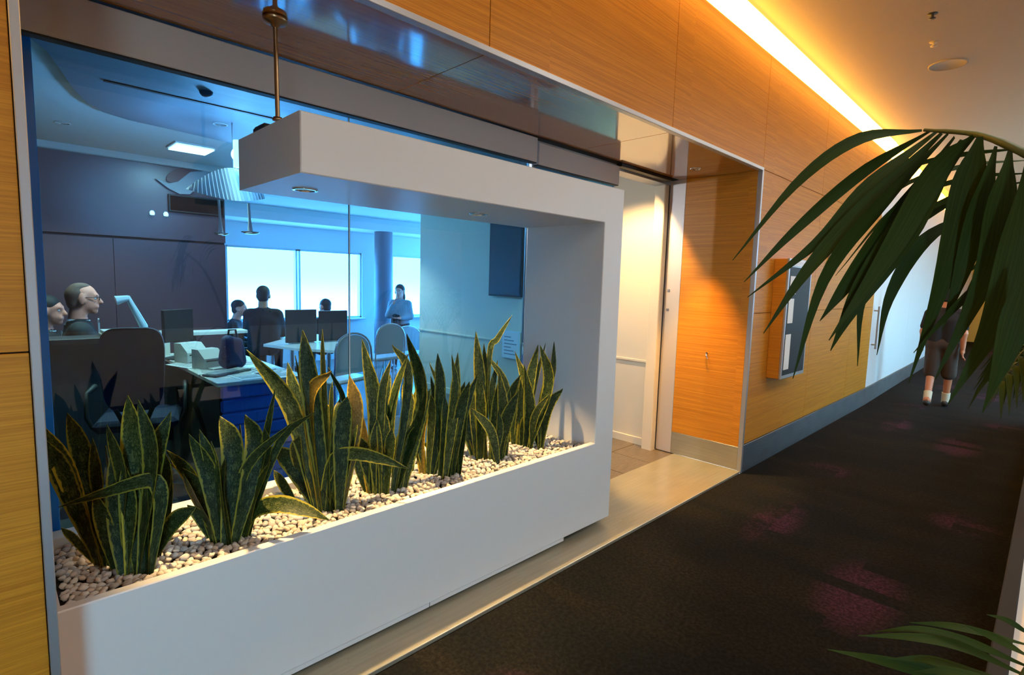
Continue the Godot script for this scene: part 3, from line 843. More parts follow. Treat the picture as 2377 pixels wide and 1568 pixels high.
	if o.get("collar", false):
		st = S()
		for x in [-1.0, 1.0]:
			prism(st, PackedVector2Array([Vector2(x * 0.012, neck.y - 0.13), Vector2(x * 0.05, neck.y + 0.01), Vector2(x * 0.068, neck.y + 0.035), Vector2(x * 0.03, neck.y + 0.0)]), 2, 0.112 + lean * 0.6, 0.122 + lean * 0.6)
		tube(st, [neck + Vector3(0, -0.012, 0.0), neck + Vector3(0, 0.035, 0.004)], [0.088 * s, 0.070 * s], 16, false)
		part(t, "shirt_collar", st, M.shirt)
	if o.get("glasses", false):
		st = S()
		for x in [-1.0, 1.0]:
			var ring := []
			for i in 13: ring.append(hc + Vector3(x * 0.033 + cos(TAU * i / 12.0) * 0.024, 0.006 + sin(TAU * i / 12.0) * 0.017, 0.098))
			tube(st, ring, [0.0022], 6, false)
			tube(st, [hc + Vector3(x * 0.057, 0.010, 0.097), hc + Vector3(x * 0.080, 0.012, 0.02), hc + Vector3(x * 0.082, 0.004, -0.015)], [0.0024], 6)
		tube(st, [hc + Vector3(-0.010, 0.010, 0.104), hc + Vector3(0.010, 0.010, 0.104)], [0.0022], 6)
		part(t, "glasses", st, M.black)
	return t

func panel(parent: Node3D, called: String, lo: Vector3, hi: Vector3, m: Material) -> void:
	part(parent, called, abox(lo, hi, 0.0015, Vector3(rng.randf() * 7.0, rng.randf() * 7.0, rng.randf() * 7.0)), m)

func area_light(parent: Node3D, at: Vector3, towards: Vector3, size: Vector2, c: Color, energy: float) -> AreaLight3D:
	var l := AreaLight3D.new()
	l.name = "light"
	l.area_size = size
	l.light_color = c
	l.light_energy = energy
	l.area_range = 30.0
	l.area_attenuation = 2.0
	l.area_normalize_energy = true
	l.shadow_enabled = true
	parent.add_child(l, true)
	l.look_at_from_position(at, at + towards, Vector3.RIGHT if absf(towards.normalized().y) > 0.6 else Vector3.UP)
	return l

func spot(parent: Node3D, at: Vector3, towards: Vector3, c: Color, energy: float, angle: float, size := 0.03, blend := 0.5) -> void:
	var l := SpotLight3D.new()
	l.name = "light"
	l.light_color = c
	l.light_energy = energy
	l.spot_angle = angle
	l.spot_range = 30.0
	l.spot_attenuation = 2.0
	l.spot_angle_attenuation = blend
	l.light_size = size
	l.shadow_enabled = true
	parent.add_child(l, true)
	l.look_at_from_position(at, at + towards, Vector3.RIGHT)

# recessed downlight in a horizontal soffit: trim ring, reflector, bulb, light
func downlight(label: String, at: Vector3, r: float, ring: Material, c: Color, energy: float, angle: float, aim := Vector3.DOWN, group := "") -> Node3D:
	var t := thing("downlight", label, "downlight", at, 0.0, group)
	var st := S()
	lathe(st, Vector3.ZERO, [Vector2(r * 0.80, 0.0), Vector2(r * 0.82, -0.004), Vector2(r, -0.003), Vector2(r, 0.0)], 28)
	part(t, "trim_ring", st, ring)
	st = S()
	lathe(st, Vector3.ZERO, [Vector2(r * 0.30, 0.018), Vector2(r * 0.55, 0.012), Vector2(r * 0.80, -0.002)], 28)
	part(t, "reflector", st, M.chrome)
	st = S()
	lathe(st, Vector3.ZERO, [Vector2(0, 0.004), Vector2(r * 0.2, 0.006), Vector2(r * 0.33, 0.012), Vector2(r * 0.30, 0.018), Vector2(0, 0.018)], 20)
	part(t, "bulb", st, M.lamp_warm)
	spot(t, at + Vector3(0, -0.006, 0), aim, c, energy, angle, r * 0.3)
	return t

func _ready() -> void:
	rng.seed = 77
	# ---- camera, sky, exposure
	var cam := Camera3D.new()
	cam.name = "camera"
	cam.fov = 64.37
	cam.near = 0.02
	cam.far = 200.0
	cam.position = Vector3(0, 1.6, 1.8)
	cam.rotation_degrees = Vector3(-5.926, -44.686, 1.621)
	add_child(cam)
	cam.current = true
	var sky_mat := ProceduralSkyMaterial.new()
	sky_mat.sky_top_color = Color(0.55, 0.84, 1.0)
	sky_mat.sky_horizon_color = Color(0.57, 0.85, 1.0)
	sky_mat.ground_horizon_color = Color(0.53, 0.80, 0.93)
	sky_mat.ground_bottom_color = Color(0.52, 0.58, 0.62)
	sky_mat.sky_energy_multiplier = 1.0
	var sky := Sky.new()
	sky.sky_material = sky_mat
	var env := Environment.new()
	env.background_mode = Environment.BG_SKY
	env.sky = sky
	env.background_energy_multiplier = 54.0
	env.tonemap_mode = Environment.TONE_MAPPER_LINEAR
	env.tonemap_exposure = 0.9
	env.sdfgi_enabled = true
	env.ssao_enabled = true
	env.ssil_enabled = true
	var we := WorldEnvironment.new()
	we.name = "environment"
	we.environment = env
	add_child(we)
	make_materials()
	build_corridor()
	build_recess()
	build_planter()
	build_lounge_shell()
	build_lounge_things()
	build_corridor_things()
	build_palms()
	build_pebbles()

# ---------------------------------------------------------------- corridor shell
func build_corridor() -> void:
	var X0 := -4.0
	var X1 := 24.0
	var f := structure("floor")
	part(f, "carpet", abox(Vector3(X0, -0.12, 0.0), Vector3(X1, 0.0, 4.2), 0.0), M.carpet)
	part(f, "carpet", abox(Vector3(8.83, -0.12, -0.6), Vector3(X1, 0.0, 0.0), 0.0), M.carpet)
	# oak wall in the plane z = 0
	var w := structure("wall_near")
	part(w, "core", abox(Vector3(X0, 0, -0.90), Vector3(0.085, 3.75, -0.02), 0.0), M.wood_core)
	var wu := structure("wall_above_recess")
	part(wu, "core", abox(Vector3(0.085, 2.725, -0.90), Vector3(4.622, 3.75, -0.02), 0.0), M.wood_core)
	part(wu, "core", abox(Vector3(0.085, 2.60, -0.73), Vector3(4.622, 2.725, -0.02), 0.0), M.wood_core)
	var wr := structure("wall_beyond_recess")
	part(wr, "core", abox(Vector3(4.622, 0, -0.90), Vector3(8.83, 3.75, -0.02), 0.0), M.wood_core)
	var g := 0.002
	var rows := [[0.25, 1.39], [1.39, 2.578], [2.578, 3.475]]
	for r in rows:
		for c in [[-3.1, -1.55], [-1.55, 0.078]]:
			panel(w, "wood_panel", Vector3(c[0] + g, r[0] + g, -0.02), Vector3(c[1] - g, r[1] - g, 0.0), M.wood)
		for c in [[4.626, 6.2], [6.2, 7.75], [7.75, 8.83]]:
			panel(wr, "wood_panel", Vector3(c[0] + g, r[0] + g, -0.02), Vector3(c[1] - g, r[1] - g, 0.0), M.wood)
	for c in [[0.078, 1.597], [1.597, 3.147], [3.147, 4.626]]:
		panel(wu, "wood_panel", Vector3(c[0] + g, 2.594, -0.02), Vector3(c[1] - g, 3.475 - g, 0.0), M.wood)
	# white wall farther on, turning slightly away
	var far := structure("wall_far")
	far.position = Vector3(8.835, 0, 0)
	far.rotation.y = deg_to_rad(1.2)
	part(far, "core", abox(Vector3(0.0, 0.0, -0.5), Vector3(15.6, 3.75, -0.02), 0.0), M.wood_core)
	for k in 5:
		part(far, "plaster_panel", abox(Vector3(k * 3.0 + 0.002, 0.25, -0.02), Vector3(k * 3.0 + 2.998, 3.475, 0.0), 0.002), M.wall_white)
	var bl := structure("baseboard_corridor")
	part(bl, "steel_strip", abox(Vector3(-3.1, 0.0, -0.02), Vector3(0.078, 0.246, 0.006), 0.002), M.brushed)
	part(bl, "steel_strip", abox(Vector3(4.636, 0.0, -0.02), Vector3(8.83, 0.246, 0.006), 0.002), M.brushed)
	var fb := part(bl, "steel_strip", abox(Vector3(0, 0.0, -0.02), Vector3(15.0, 0.246, 0.006), 0.002), M.brushed)
	fb.position = Vector3(8.835, 0, 0)
	fb.rotation.y = deg_to_rad(1.2)
	# ceiling and the light slot between it and the wall
	var c := structure("ceiling")
	part(c, "slab", abox(Vector3(X0, 3.60, 0.085), Vector3(X1, 3.78, 4.3), 0.0), M.ceiling)
	part(c, "slot_top", abox(Vector3(X0, 3.70, -0.5), Vector3(X1, 3.78, 0.1), 0.0), M.ceiling)
	var led := thing("cove_light", "warm glowing light strip in the slot between oak wall and ceiling", "light strip", Vector3(0, 3.475, 0.0))
	var st := S()
	prism(st, PackedVector2Array([Vector2(-0.018, 0.0), Vector2(-0.001, 0.0), Vector2(0.084, 0.124), Vector2(0.084, 0.15), Vector2(-0.018, 0.15)]), 0, -3.9, 8.83)
	part(led, "diffuser", st, M.led)
	st = S()
	prism(st, PackedVector2Array([Vector2(-0.018, 0.0), Vector2(-0.001, 0.0), Vector2(0.084, 0.124), Vector2(0.084, 0.15), Vector2(-0.018, 0.15)]), 0, 0.0, 15.0)
	var far_led := part(led, "diffuser", st, M.led)
	far_led.position = Vector3(8.835, -0.03, 0)
	far_led.rotation.y = deg_to_rad(1.2)
	for k in 5:
		area_light(led, Vector3(-2.6 + k * 2.55, 3.52, 0.052), Vector3(0, -0.55, 0.83), Vector2(2.5, 0.12), Color(1.0, 0.68, 0.24), 1.9)
	for k in 3:
		area_light(led, Vector3(11.2 + k * 4.6, 3.49, 0.02), Vector3(0, -0.55, 0.83), Vector2(4.5, 0.12), Color(1.0, 0.68, 0.24), 3.0)
	# the other side of the corridor, behind the camera, with daylight windows
	var o := structure("wall_opposite")
	var wins := [[-2.2, -1.25], [8.4, 9.1], [10.8, 11.4], [13.6, 14.2], [17.4, 18.0]]
	part(o, "plaster_panel", abox(Vector3(X0, 0, 4.2), Vector3(X1, 0.9, 4.4), 0.0), M.wall_white)
	part(o, "plaster_panel", abox(Vector3(X0, 2.9, 4.2), Vector3(X1, 3.78, 4.4), 0.0), M.wall_white)
	var x := X0
	for k in wins:
		part(o, "plaster_panel" if x < 1 else "pier", abox(Vector3(x, 0.9, 4.2), Vector3(k[0], 2.9, 4.4), 0.0), M.opposite if x < 1 else M.wall_white)
		x = k[1]
	part(o, "pier", abox(Vector3(x, 0.9, 4.2), Vector3(X1, 2.9, 4.4), 0.0), M.wall_white)
	part(o, "infill", abox(Vector3(-2.2, 2.05, 4.2), Vector3(-1.25, 2.9, 4.4), 0.0), M.opposite)
	for k in wins.size():
		var wn := structure("window_%d" % (k + 4))
		part(wn, "pane", pane_mesh(Vector3(wins[k][1] - wins[k][0], 2.0, 0.0), Vector3((wins[k][0] + wins[k][1]) / 2, 1.9, 4.3)), M.pane)
		st = S()
		for e in [[wins[k][0], wins[k][0] + 0.05], [wins[k][1] - 0.05, wins[k][1]]]:
			box(st, Vector3(e[0], 0.9, 4.26), Vector3(e[1], 2.9, 4.34), 0.004)
		part(wn, "frame", st, M.alu)
	# cool ceiling panels over the other half of the corridor
	for k in 4:
		var tp := thing("ceiling_panel", ["cool white ceiling light panel nearest the camera, over the palm side", "second cool white ceiling light panel over the palm side", "third cool white ceiling light panel over the palm side", "fourth cool white ceiling light panel over the palm side"][k], "ceiling light", Vector3(1.6 + k * 2.6, 3.60, 2.7))
		part(tp, "frame", abox(Vector3(-0.63, -0.015, -0.33), Vector3(0.63, 0.0, 0.33), 0.004), M.white)
		part(tp, "diffuser", abox(Vector3(-0.60, -0.019, -0.30), Vector3(0.60, -0.014, 0.30), 0.001), M.lamp_cool)
		area_light(tp, Vector3(1.6 + k * 2.6, 3.57, 2.7), Vector3.DOWN, Vector2(1.2, 0.6), Color(1.0, 0.96, 0.91), 3.6)
	var e0 := structure("wall_rear")
	part(e0, "plaster_panel", abox(Vector3(X0 - 0.2, 0, -0.9), Vector3(X0, 3.78, 4.4), 0.0), M.wall_white)
	var e1 := structure("wall_end")
	part(e1, "plaster_panel", abox(Vector3(X1, 0, -0.9), Vector3(X1 + 0.2, 3.78, 4.4), 0.0), mat(Color(0.85, 0.72, 0.36), 0.7))

func pane_mesh(size: Vector3, at: Vector3) -> SurfaceTool:
	var st := S()
	st.set_smooth_group(-1)
	var h := size / 2
	quad(st, at + Vector3(-h.x, -h.y, 0), at + Vector3(h.x, -h.y, 0), at + Vector3(h.x, h.y, 0), at + Vector3(-h.x, h.y, 0), Vector3(0, 0, 1))
	return st

# ---------------------------------------------------------------- the recess with glass front and doorway
func build_recess() -> void:
	var XR := 4.604
	# aluminium edge round the opening
	var t := structure("trim_1")
	part(t, "edge_strip", abox(Vector3(0.078, 2.566, -0.03), Vector3(4.630, 2.592, 0.008), 0.002), M.alu)
	part(t, "edge_strip", abox(Vector3(0.078, 0.0, -0.03), Vector3(0.099, 2.566, 0.008), 0.002), M.alu)
	part(t, "edge_strip", abox(Vector3(XR, 0.0, -0.03), Vector3(4.632, 2.566, 0.008), 0.002), M.alu)
	# soffit of polished oak
	var c := structure("ceiling_recess")
	for k in [[0.10, 1.597], [1.597, 3.157], [3.157, XR]]:
		panel(c, "wood_panel", Vector3(k[0] + 0.0015, 2.57, -0.735), Vector3(k[1] - 0.0015, 2.60, -0.03), M.wood_gloss)
	part(c, "track", abox(Vector3(0.10, 2.575, -0.90), Vector3(XR, 2.72, -0.735), 0.0), M.dark)
	# side walls
	var r := structure("wall_recess")
	panel(r, "wood_panel", Vector3(XR, 0.229, -0.662), Vector3(XR + 0.02, 2.57, -0.03), M.wood)
	part(r, "steel_panel", abox(Vector3(XR, 0.02, -0.662), Vector3(XR + 0.02, 0.227, -0.03), 0.001), M.sill)
	part(r, "steel_panel", abox(Vector3(XR, 0.02, -0.822), Vector3(XR + 0.02, 2.57, -0.664), 0.001), mat(Color(0.80, 0.76, 0.72), 0.4, 0.3))
	panel(r, "wood_panel", Vector3(0.079, 0.0, -0.90), Vector3(0.099, 2.57, -0.03), M.wood)
	for k in [[1.56, 0.0], [1.38, 0.0]]:
		part(r, "latch", abox(Vector3(XR - 0.006, k[0] - 0.012, -0.79), Vector3(XR, k[0] + 0.012, -0.765), 0.002), M.steel)
	var hk := thing("wall_hook", "small steel hook on the orange oak side of the recess", "hook", Vector3(XR, 0.99, -0.367))
	var st := S()
	tube(st, [Vector3(0.0, 0.02, 0), Vector3(-0.018, 0.02, 0.0), Vector3(-0.026, 0.0, 0.012), Vector3(-0.022, -0.028, 0.022)], [0.006, 0.006, 0.005, 0.004], 8)
	part(hk, "hook_arm", st, M.chrome)
	st = S()
	tube(st, [Vector3(0.0, 0.02, 0), Vector3(-0.004, 0.02, 0)], [0.011], 14)
	part(hk, "rosette", st, M.chrome)
	# threshold plate
	var f := structure("floor_recess")
	part(f, "threshold_plate", abox(Vector3(0.10, -0.02, -0.63), Vector3(XR, 0.02, 0.0), 0.003), M.sill)
	# fascia boxes of the roller blinds above the glass
	var v := thing("blind_box", "long taupe roller blind box above the blue glass", "blind box", Vector3(1.4, 2.40, -0.73), 0.0, "")
	part(v, "fascia", abox(Vector3(0.105, 2.403, -0.79), Vector3(2.70, 2.562, -0.735), 0.004), M.taupe, true)
	part(v, "bottom_bar", abox(Vector3(0.105, 2.396, -0.785), Vector3(2.70, 2.404, -0.74), 0.002), M.dark, true)
	var v2 := thing("blind_box", "short taupe roller blind box beside the doorway", "blind box", Vector3(3.2, 2.40, -0.76))
	part(v2, "fascia", abox(Vector3(2.745, 2.400, -0.82), Vector3(3.70, 2.548, -0.765), 0.004), M.taupe, true)
	part(v2, "bottom_bar", abox(Vector3(2.745, 2.394, -0.815), Vector3(3.70, 2.401, -0.77), 0.002), M.dark, true)
	# fixed panes of blue glass
	for k in [[0.145, 1.392, "left pane of blue tinted glass behind the planter"], [1.400, 2.735, "right pane of blue tinted glass behind the planter"]]:
		var gl := thing("glass_pane", k[2], "glass", Vector3((k[0] + k[1]) / 2, 0.02, -0.856), 0.0)
		var b := BoxMesh.new()
		b.size = Vector3(k[1] - k[0], 2.60, 0.010)
		var o := part(gl, "sheet", b, M.blue_glass)
		o.position.y = 1.30
		part(gl, "polished_edge", abox(Vector3(k[1] + 0.0005, 0.03, -0.862), Vector3(k[1] + 0.0055, 2.60, -0.849), 0.0005), M.glass_edge, true)
	var jf := structure("trim_2")
	part(jf, "blue_stile", abox(Vector3(0.100, 0.02, -0.87), Vector3(0.170, 2.60, -0.846), 0.002), M.blue_edge)
	part(jf, "post", abox(Vector3(2.76, 0.02, -0.90), Vector3(2.80, 2.60, -0.84), 0.003), M.alu)
	# sliding door leaf, parked open behind the planter's right post
	var d := thing("sliding_door", "blue tinted glass sliding door leaf parked open beside the doorway", "door", Vector3(3.3, 0.02, -0.885))
	var db := BoxMesh.new()
	db.size = Vector3(0.97, 2.50, 0.012)
	var leaf := part(d, "sheet", db, M.blue_glass)
	leaf.position.y = 1.26
	part(d, "stile", abox(Vector3(0.487, 0.01, -0.008), Vector3(0.510, 2.51, 0.008), 0.002), M.glass_edge)
	# doorway: header, white jamb
	var dr := structure("door_1")
	part(dr, "header", abox(Vector3(2.74, 2.53, -0.95), Vector3(4.62, 2.60, -0.82), 0.002), M.alu)
	part(dr, "track_slot", abox(Vector3(3.70, 2.545, -0.80), Vector3(4.50, 2.572, -0.745), 0.002), M.dark)
	part(dr, "jamb", abox(Vector3(4.525, 0.0, -0.935), Vector3(4.64, 2.53, -0.828), 0.006), M.cream)
	part(dr, "seal", abox(Vector3(4.596, 0.02, -0.8275), Vector3(4.6035, 2.55, -0.8225), 0.001), M.dark)
	downlight("chrome downlight in the glossy oak soffit near the doorway", Vector3(4.25, 2.569, -0.40), 0.045, M.chrome, Color(1.0, 0.74, 0.28), 9.5, 23.0)

# ---------------------------------------------------------------- the white planter
func build_planter() -> void:
	var t := thing("planter", "white C-shaped planter trough with overhanging beam in front of blue glass", "planter", Vector3(1.5, 0.02, -0.49))
	# front shell: one C-shaped plate
	var poly := [Vector2(0.104, 0.062), Vector2(2.905, 0.062), Vector2(2.905, 2.193), Vector2(0.847, 2.193), Vector2(0.847, 1.973), Vector2(2.713, 1.973), Vector2(2.713, 0.598), Vector2(0.104, 0.598)]
	var inset := []
	var b := 0.004
	for i in poly.size():
		var p: Vector2 = poly[i]
		var a: Vector2 = (poly[(i + 7) % 8] - p).normalized()
		var c: Vector2 = (poly[(i + 1) % 8] - p).normalized()
		inset.append(p + (a + c) * b * (1.0 if (-a).cross(c) > 0 else -1.0))
	var st := S()
	st.set_smooth_group(-1)
	var idx := Geometry2D.triangulate_polygon(PackedVector2Array(inset))
	for i in range(0, idx.size(), 3):
		var q := []
		for k in 3: q.append(Vector3(inset[idx[i + k]].x, inset[idx[i + k]].y, -0.17))
		tri(st, q[0], q[1], q[2], Vector3(0, 0, 1))
	for i in 8:
		var j := (i + 1) % 8
		var run: Vector2 = poly[j] - poly[i]
		var n3 := Vector3(run.y, -run.x, 0)
		quad(st, Vector3(inset[i].x, inset[i].y, -0.17), Vector3(inset[j].x, inset[j].y, -0.17), Vector3(poly[j].x, poly[j].y, -0.17 - b), Vector3(poly[i].x, poly[i].y, -0.17 - b), n3 + Vector3(0, 0, n3.length()))
		quad(st, Vector3(poly[i].x, poly[i].y, -0.17 - b), Vector3(poly[j].x, poly[j].y, -0.17 - b), Vector3(poly[j].x, poly[j].y, -0.205), Vector3(poly[i].x, poly[i].y, -0.205), n3)
	for i in range(0, idx.size(), 3):
		var q := []
		for k in 3: q.append(Vector3(poly[idx[i + k]].x, poly[idx[i + k]].y, -0.205))
		tri(st, q[0], q[1], q[2], Vector3(0, 0, -1))
	part(t, "front_shell", st, M.white, true)
	part(t, "overhead_beam", abox(Vector3(0.847, 1.973, -0.82), Vector3(2.905, 2.193, -0.205), 0.0), M.white, true)
	part(t, "end_post", abox(Vector3(2.713, 0.062, -0.82), Vector3(2.905, 1.973, -0.205), 0.0), M.white, true)
	part(t, "back_board", abox(Vector3(0.104, 0.062, -0.82), Vector3(2.713, 0.598, -0.735), 0.003), M.white, true)
	part(t, "end_board", abox(Vector3(0.104, 0.062, -0.735), Vector3(0.118, 0.590, -0.205), 0.0), M.white, true)
	part(t, "soil_bed", abox(Vector3(0.118, 0.062, -0.735), Vector3(2.713, 0.548, -0.205), 0.0), M.soil, true)
	part(t, "toe_strip", abox(Vector3(0.106, 0.036, -0.80), Vector3(1.45, 0.066, -0.178), 0.002), M.white, true)
	part(t, "toe_strip", abox(Vector3(1.454, 0.036, -0.80), Vector3(2.45, 0.066, -0.178), 0.002), M.white, true)
	part(t, "foot", abox(Vector3(0.15, 0.018, -0.78), Vector3(2.40, 0.04, -0.21), 0.0), M.dark, true)
	# hanging rod with its ceiling plate
	var rod := thing("hanger_rod", "thin bronze rod holding the planter beam from the soffit", "rod", Vector3(0.848, 2.193, -0.375))
	st = S()
	tube(st, [Vector3(0, 0.0, 0), Vector3(-0.004, 0.377, 0.0)], [0.0085], 14)
	part(rod, "rod", st, M.bronze)
	st = S()
	lathe(st, Vector3(-0.004, 0, 0), [Vector2(0.0, 0.338), Vector2(0.014, 0.340), Vector2(0.018, 0.352), Vector2(0.040, 0.356), Vector2(0.044, 0.366), Vector2(0.044, 0.377), Vector2(0, 0.377)], 28)
	part(rod, "ceiling_plate", st, M.bronze)
	st = S()
	lathe(st, Vector3.ZERO, [Vector2(0.0, 0.014), Vector2(0.016, 0.012), Vector2(0.02, 0.0), Vector2(0, 0)], 20)
	part(rod, "collar", st, M.bronze)
	var jb := thing("driver_box", "small dark box lying on top of the planter beam", "box", Vector3(0.91, 2.193, -0.62))
	part(jb, "case", abox(Vector3(-0.05, 0, -0.06), Vector3(0.05, 0.028, 0.06), 0.006), M.dark)
	part(jb, "lid", abox(Vector3(-0.044, 0.028, -0.054), Vector3(0.044, 0.032, 0.054), 0.001), M.screen_back)
	downlight("recessed downlight under the free end of the planter beam", Vector3(1.024, 1.9725, -0.54), 0.052, M.chrome, Color(1.0, 0.83, 0.57), 6.5, 33.0, Vector3(0.0, -1, 0.06), "downlights under the planter beam")
	downlight("recessed downlight under the planter beam nearer the end post", Vector3(2.006, 1.9725, -0.52), 0.052, M.chrome, Color(1.0, 0.83, 0.57), 6.5, 33.0, Vector3(0.0, -1, 0.06), "downlights under the planter beam")
	# snake plants
	var words := ["leftmost snake plant, dark and broad-leaved, with one leaf folded over", "second snake plant from the left, a leaf arching over pebbles", "third snake plant from the left, with tall yellow-edged leaves and a long arching leaf", "fourth snake plant from the left, with a dry yellow leaf", "fifth snake plant from the left, with a low curled leaf", "sixth snake plant from the left, with one very thin tall leaf", "rightmost snake plant, beside the white end post"]
	var prof := [0.42, 0.55, 0.72, 0.88, 0.97, 1.0, 0.97, 0.86, 0.66, 0.38, 0.02]
	for i in SNAKE.size():
		var mid := Vector3.ZERO
		for l in SNAKE[i]: mid += l[2][0]
		mid /= SNAKE[i].size()
		mid.y = 0.555
		var pl := thing("snake_plant", words[i], "plant", mid, 0.0, "snake plants in the white planter")
		var nth := 0
		for l in SNAKE[i]:
			st = S()
			blade(st, l[2], l[0] * 1.2, l[1], 0.24, 0.005, Vector3(-0.62, 0.12, 0.75).normalized(), prof, 14)
			var m: Material = M.snake
			if (nth * 7 + i * 3) % 5 == 0: m = M.snake_pale
			if (i == 3 and nth == 0) or (i == 2 and nth in [5, 13]) or (i == 4 and nth == 0) or (i == 5 and nth == 3): m = M.snake_dry
			part(pl, "leaf", st, m, true)
			nth += 1

func pebble_mesh(k: int) -> ArrayMesh:
	var nz := noise(100 + k)
	var st := S()
	st.set_smooth_group(0)
	var P := func(i: int, j: int) -> Vector3:
		var th := PI * i / 5.0
		var ph := TAU * (j % 8) / 8.0
		var d := Vector3(sin(th) * cos(ph), cos(th), sin(th) * sin(ph))
		var r := 1.0 + nz.get_noise_3dv(d * 1.1) * 0.35
		return d * r * Vector3(1.0, 0.66, 0.80)
	for i in 5:
		for j in 8:
			var a: Vector3 = P.call(i, j)
			var b: Vector3 = P.call(i, j + 1)
			var c: Vector3 = P.call(i + 1, j + 1)
			var d: Vector3 = P.call(i + 1, j)
			if i == 0: tri(st, a, c, d, a + c + d)
			elif i == 4: tri(st, a, b, d, a + b + d)
			else: quad(st, a, b, c, d, a + b + c + d)
	st.generate_normals()
	return st.commit()

func build_pebbles() -> void:
	var r := RandomNumberGenerator.new()
	r.seed = 5
	var meshes := []
	for k in 5: meshes.append(pebble_mesh(k))
	var spots := []
	var z := -0.222
	var row := 0
	while z > -0.728:
		var x := 0.142 + (0.012 if row % 2 else 0.0)
		while x < 2.69:
			var s := r.randf_range(0.0125, 0.0178)
			spots.append([Vector3(x + r.randf_range(-0.007, 0.007), 0.560 + r.randf_range(-0.004, 0.009), clampf(z + r.randf_range(-0.006, 0.006), -0.715, -0.226)), s])
			x += 0.0265
		z -= 0.0235
		row += 1
	var eye := Vector3(0, 1.6, 1.8)
	spots.sort_custom(func(a, b): return a[0].distance_to(eye) < b[0].distance_to(eye))
	var mats := [M.pebble, M.pebble, M.pebble_grey, M.pebble, M.pebble_tan]
	var rest := [[], [], []]
	var n := 0
	for s in spots:
		var basis := Basis.from_euler(Vector3(r.randf_range(-0.5, 0.5), r.randf() * TAU, r.randf_range(-0.5, 0.5))).scaled(Vector3.ONE * s[1])
		var k := r.randi() % 5
		if n < 300:
			var o := MeshInstance3D.new()
			o.name = numbered("pebble")
			o.mesh = meshes[k]
			o.material_override = mats[k]
			add_child(o, true)
			o.transform = Transform3D(basis, s[0])
			tag(o, "smooth whitish pebble at the left end of the white planter trough", "pebble", "pebbles at the left end of the planter")
		else:
			rest[n % 3].append(Transform3D(basis, s[0]))
		n += 1
	for s in 900:
		rest[s % 3].append(Transform3D(Basis.from_euler(Vector3(r.randf(), r.randf() * TAU, r.randf())).scaled(Vector3.ONE * r.randf_range(0.013, 0.017)), Vector3(r.randf_range(0.135, 2.70), 0.545, r.randf_range(-0.72, -0.222))))
	for k in 3:
		multi("gravel", "smooth whitish pebbles filling the rest of the white planter", rest[k], meshes[k], [M.pebble, M.pebble_grey, M.pebble_tan][k])

func multi(called: String, label: String, where: Array, mesh: Mesh, m: Material) -> void:
	var mm := MultiMesh.new()
	mm.transform_format = MultiMesh.TRANSFORM_3D
	mm.mesh = mesh
	mm.instance_count = where.size()
	for i in where.size(): mm.set_instance_transform(i, where[i])
	var o := MultiMeshInstance3D.new()
	o.name = numbered(called)
	o.multimesh = mm
	o.material_override = m
	add_child(o, true)
	tag(o, label, "gravel", "", "stuff")

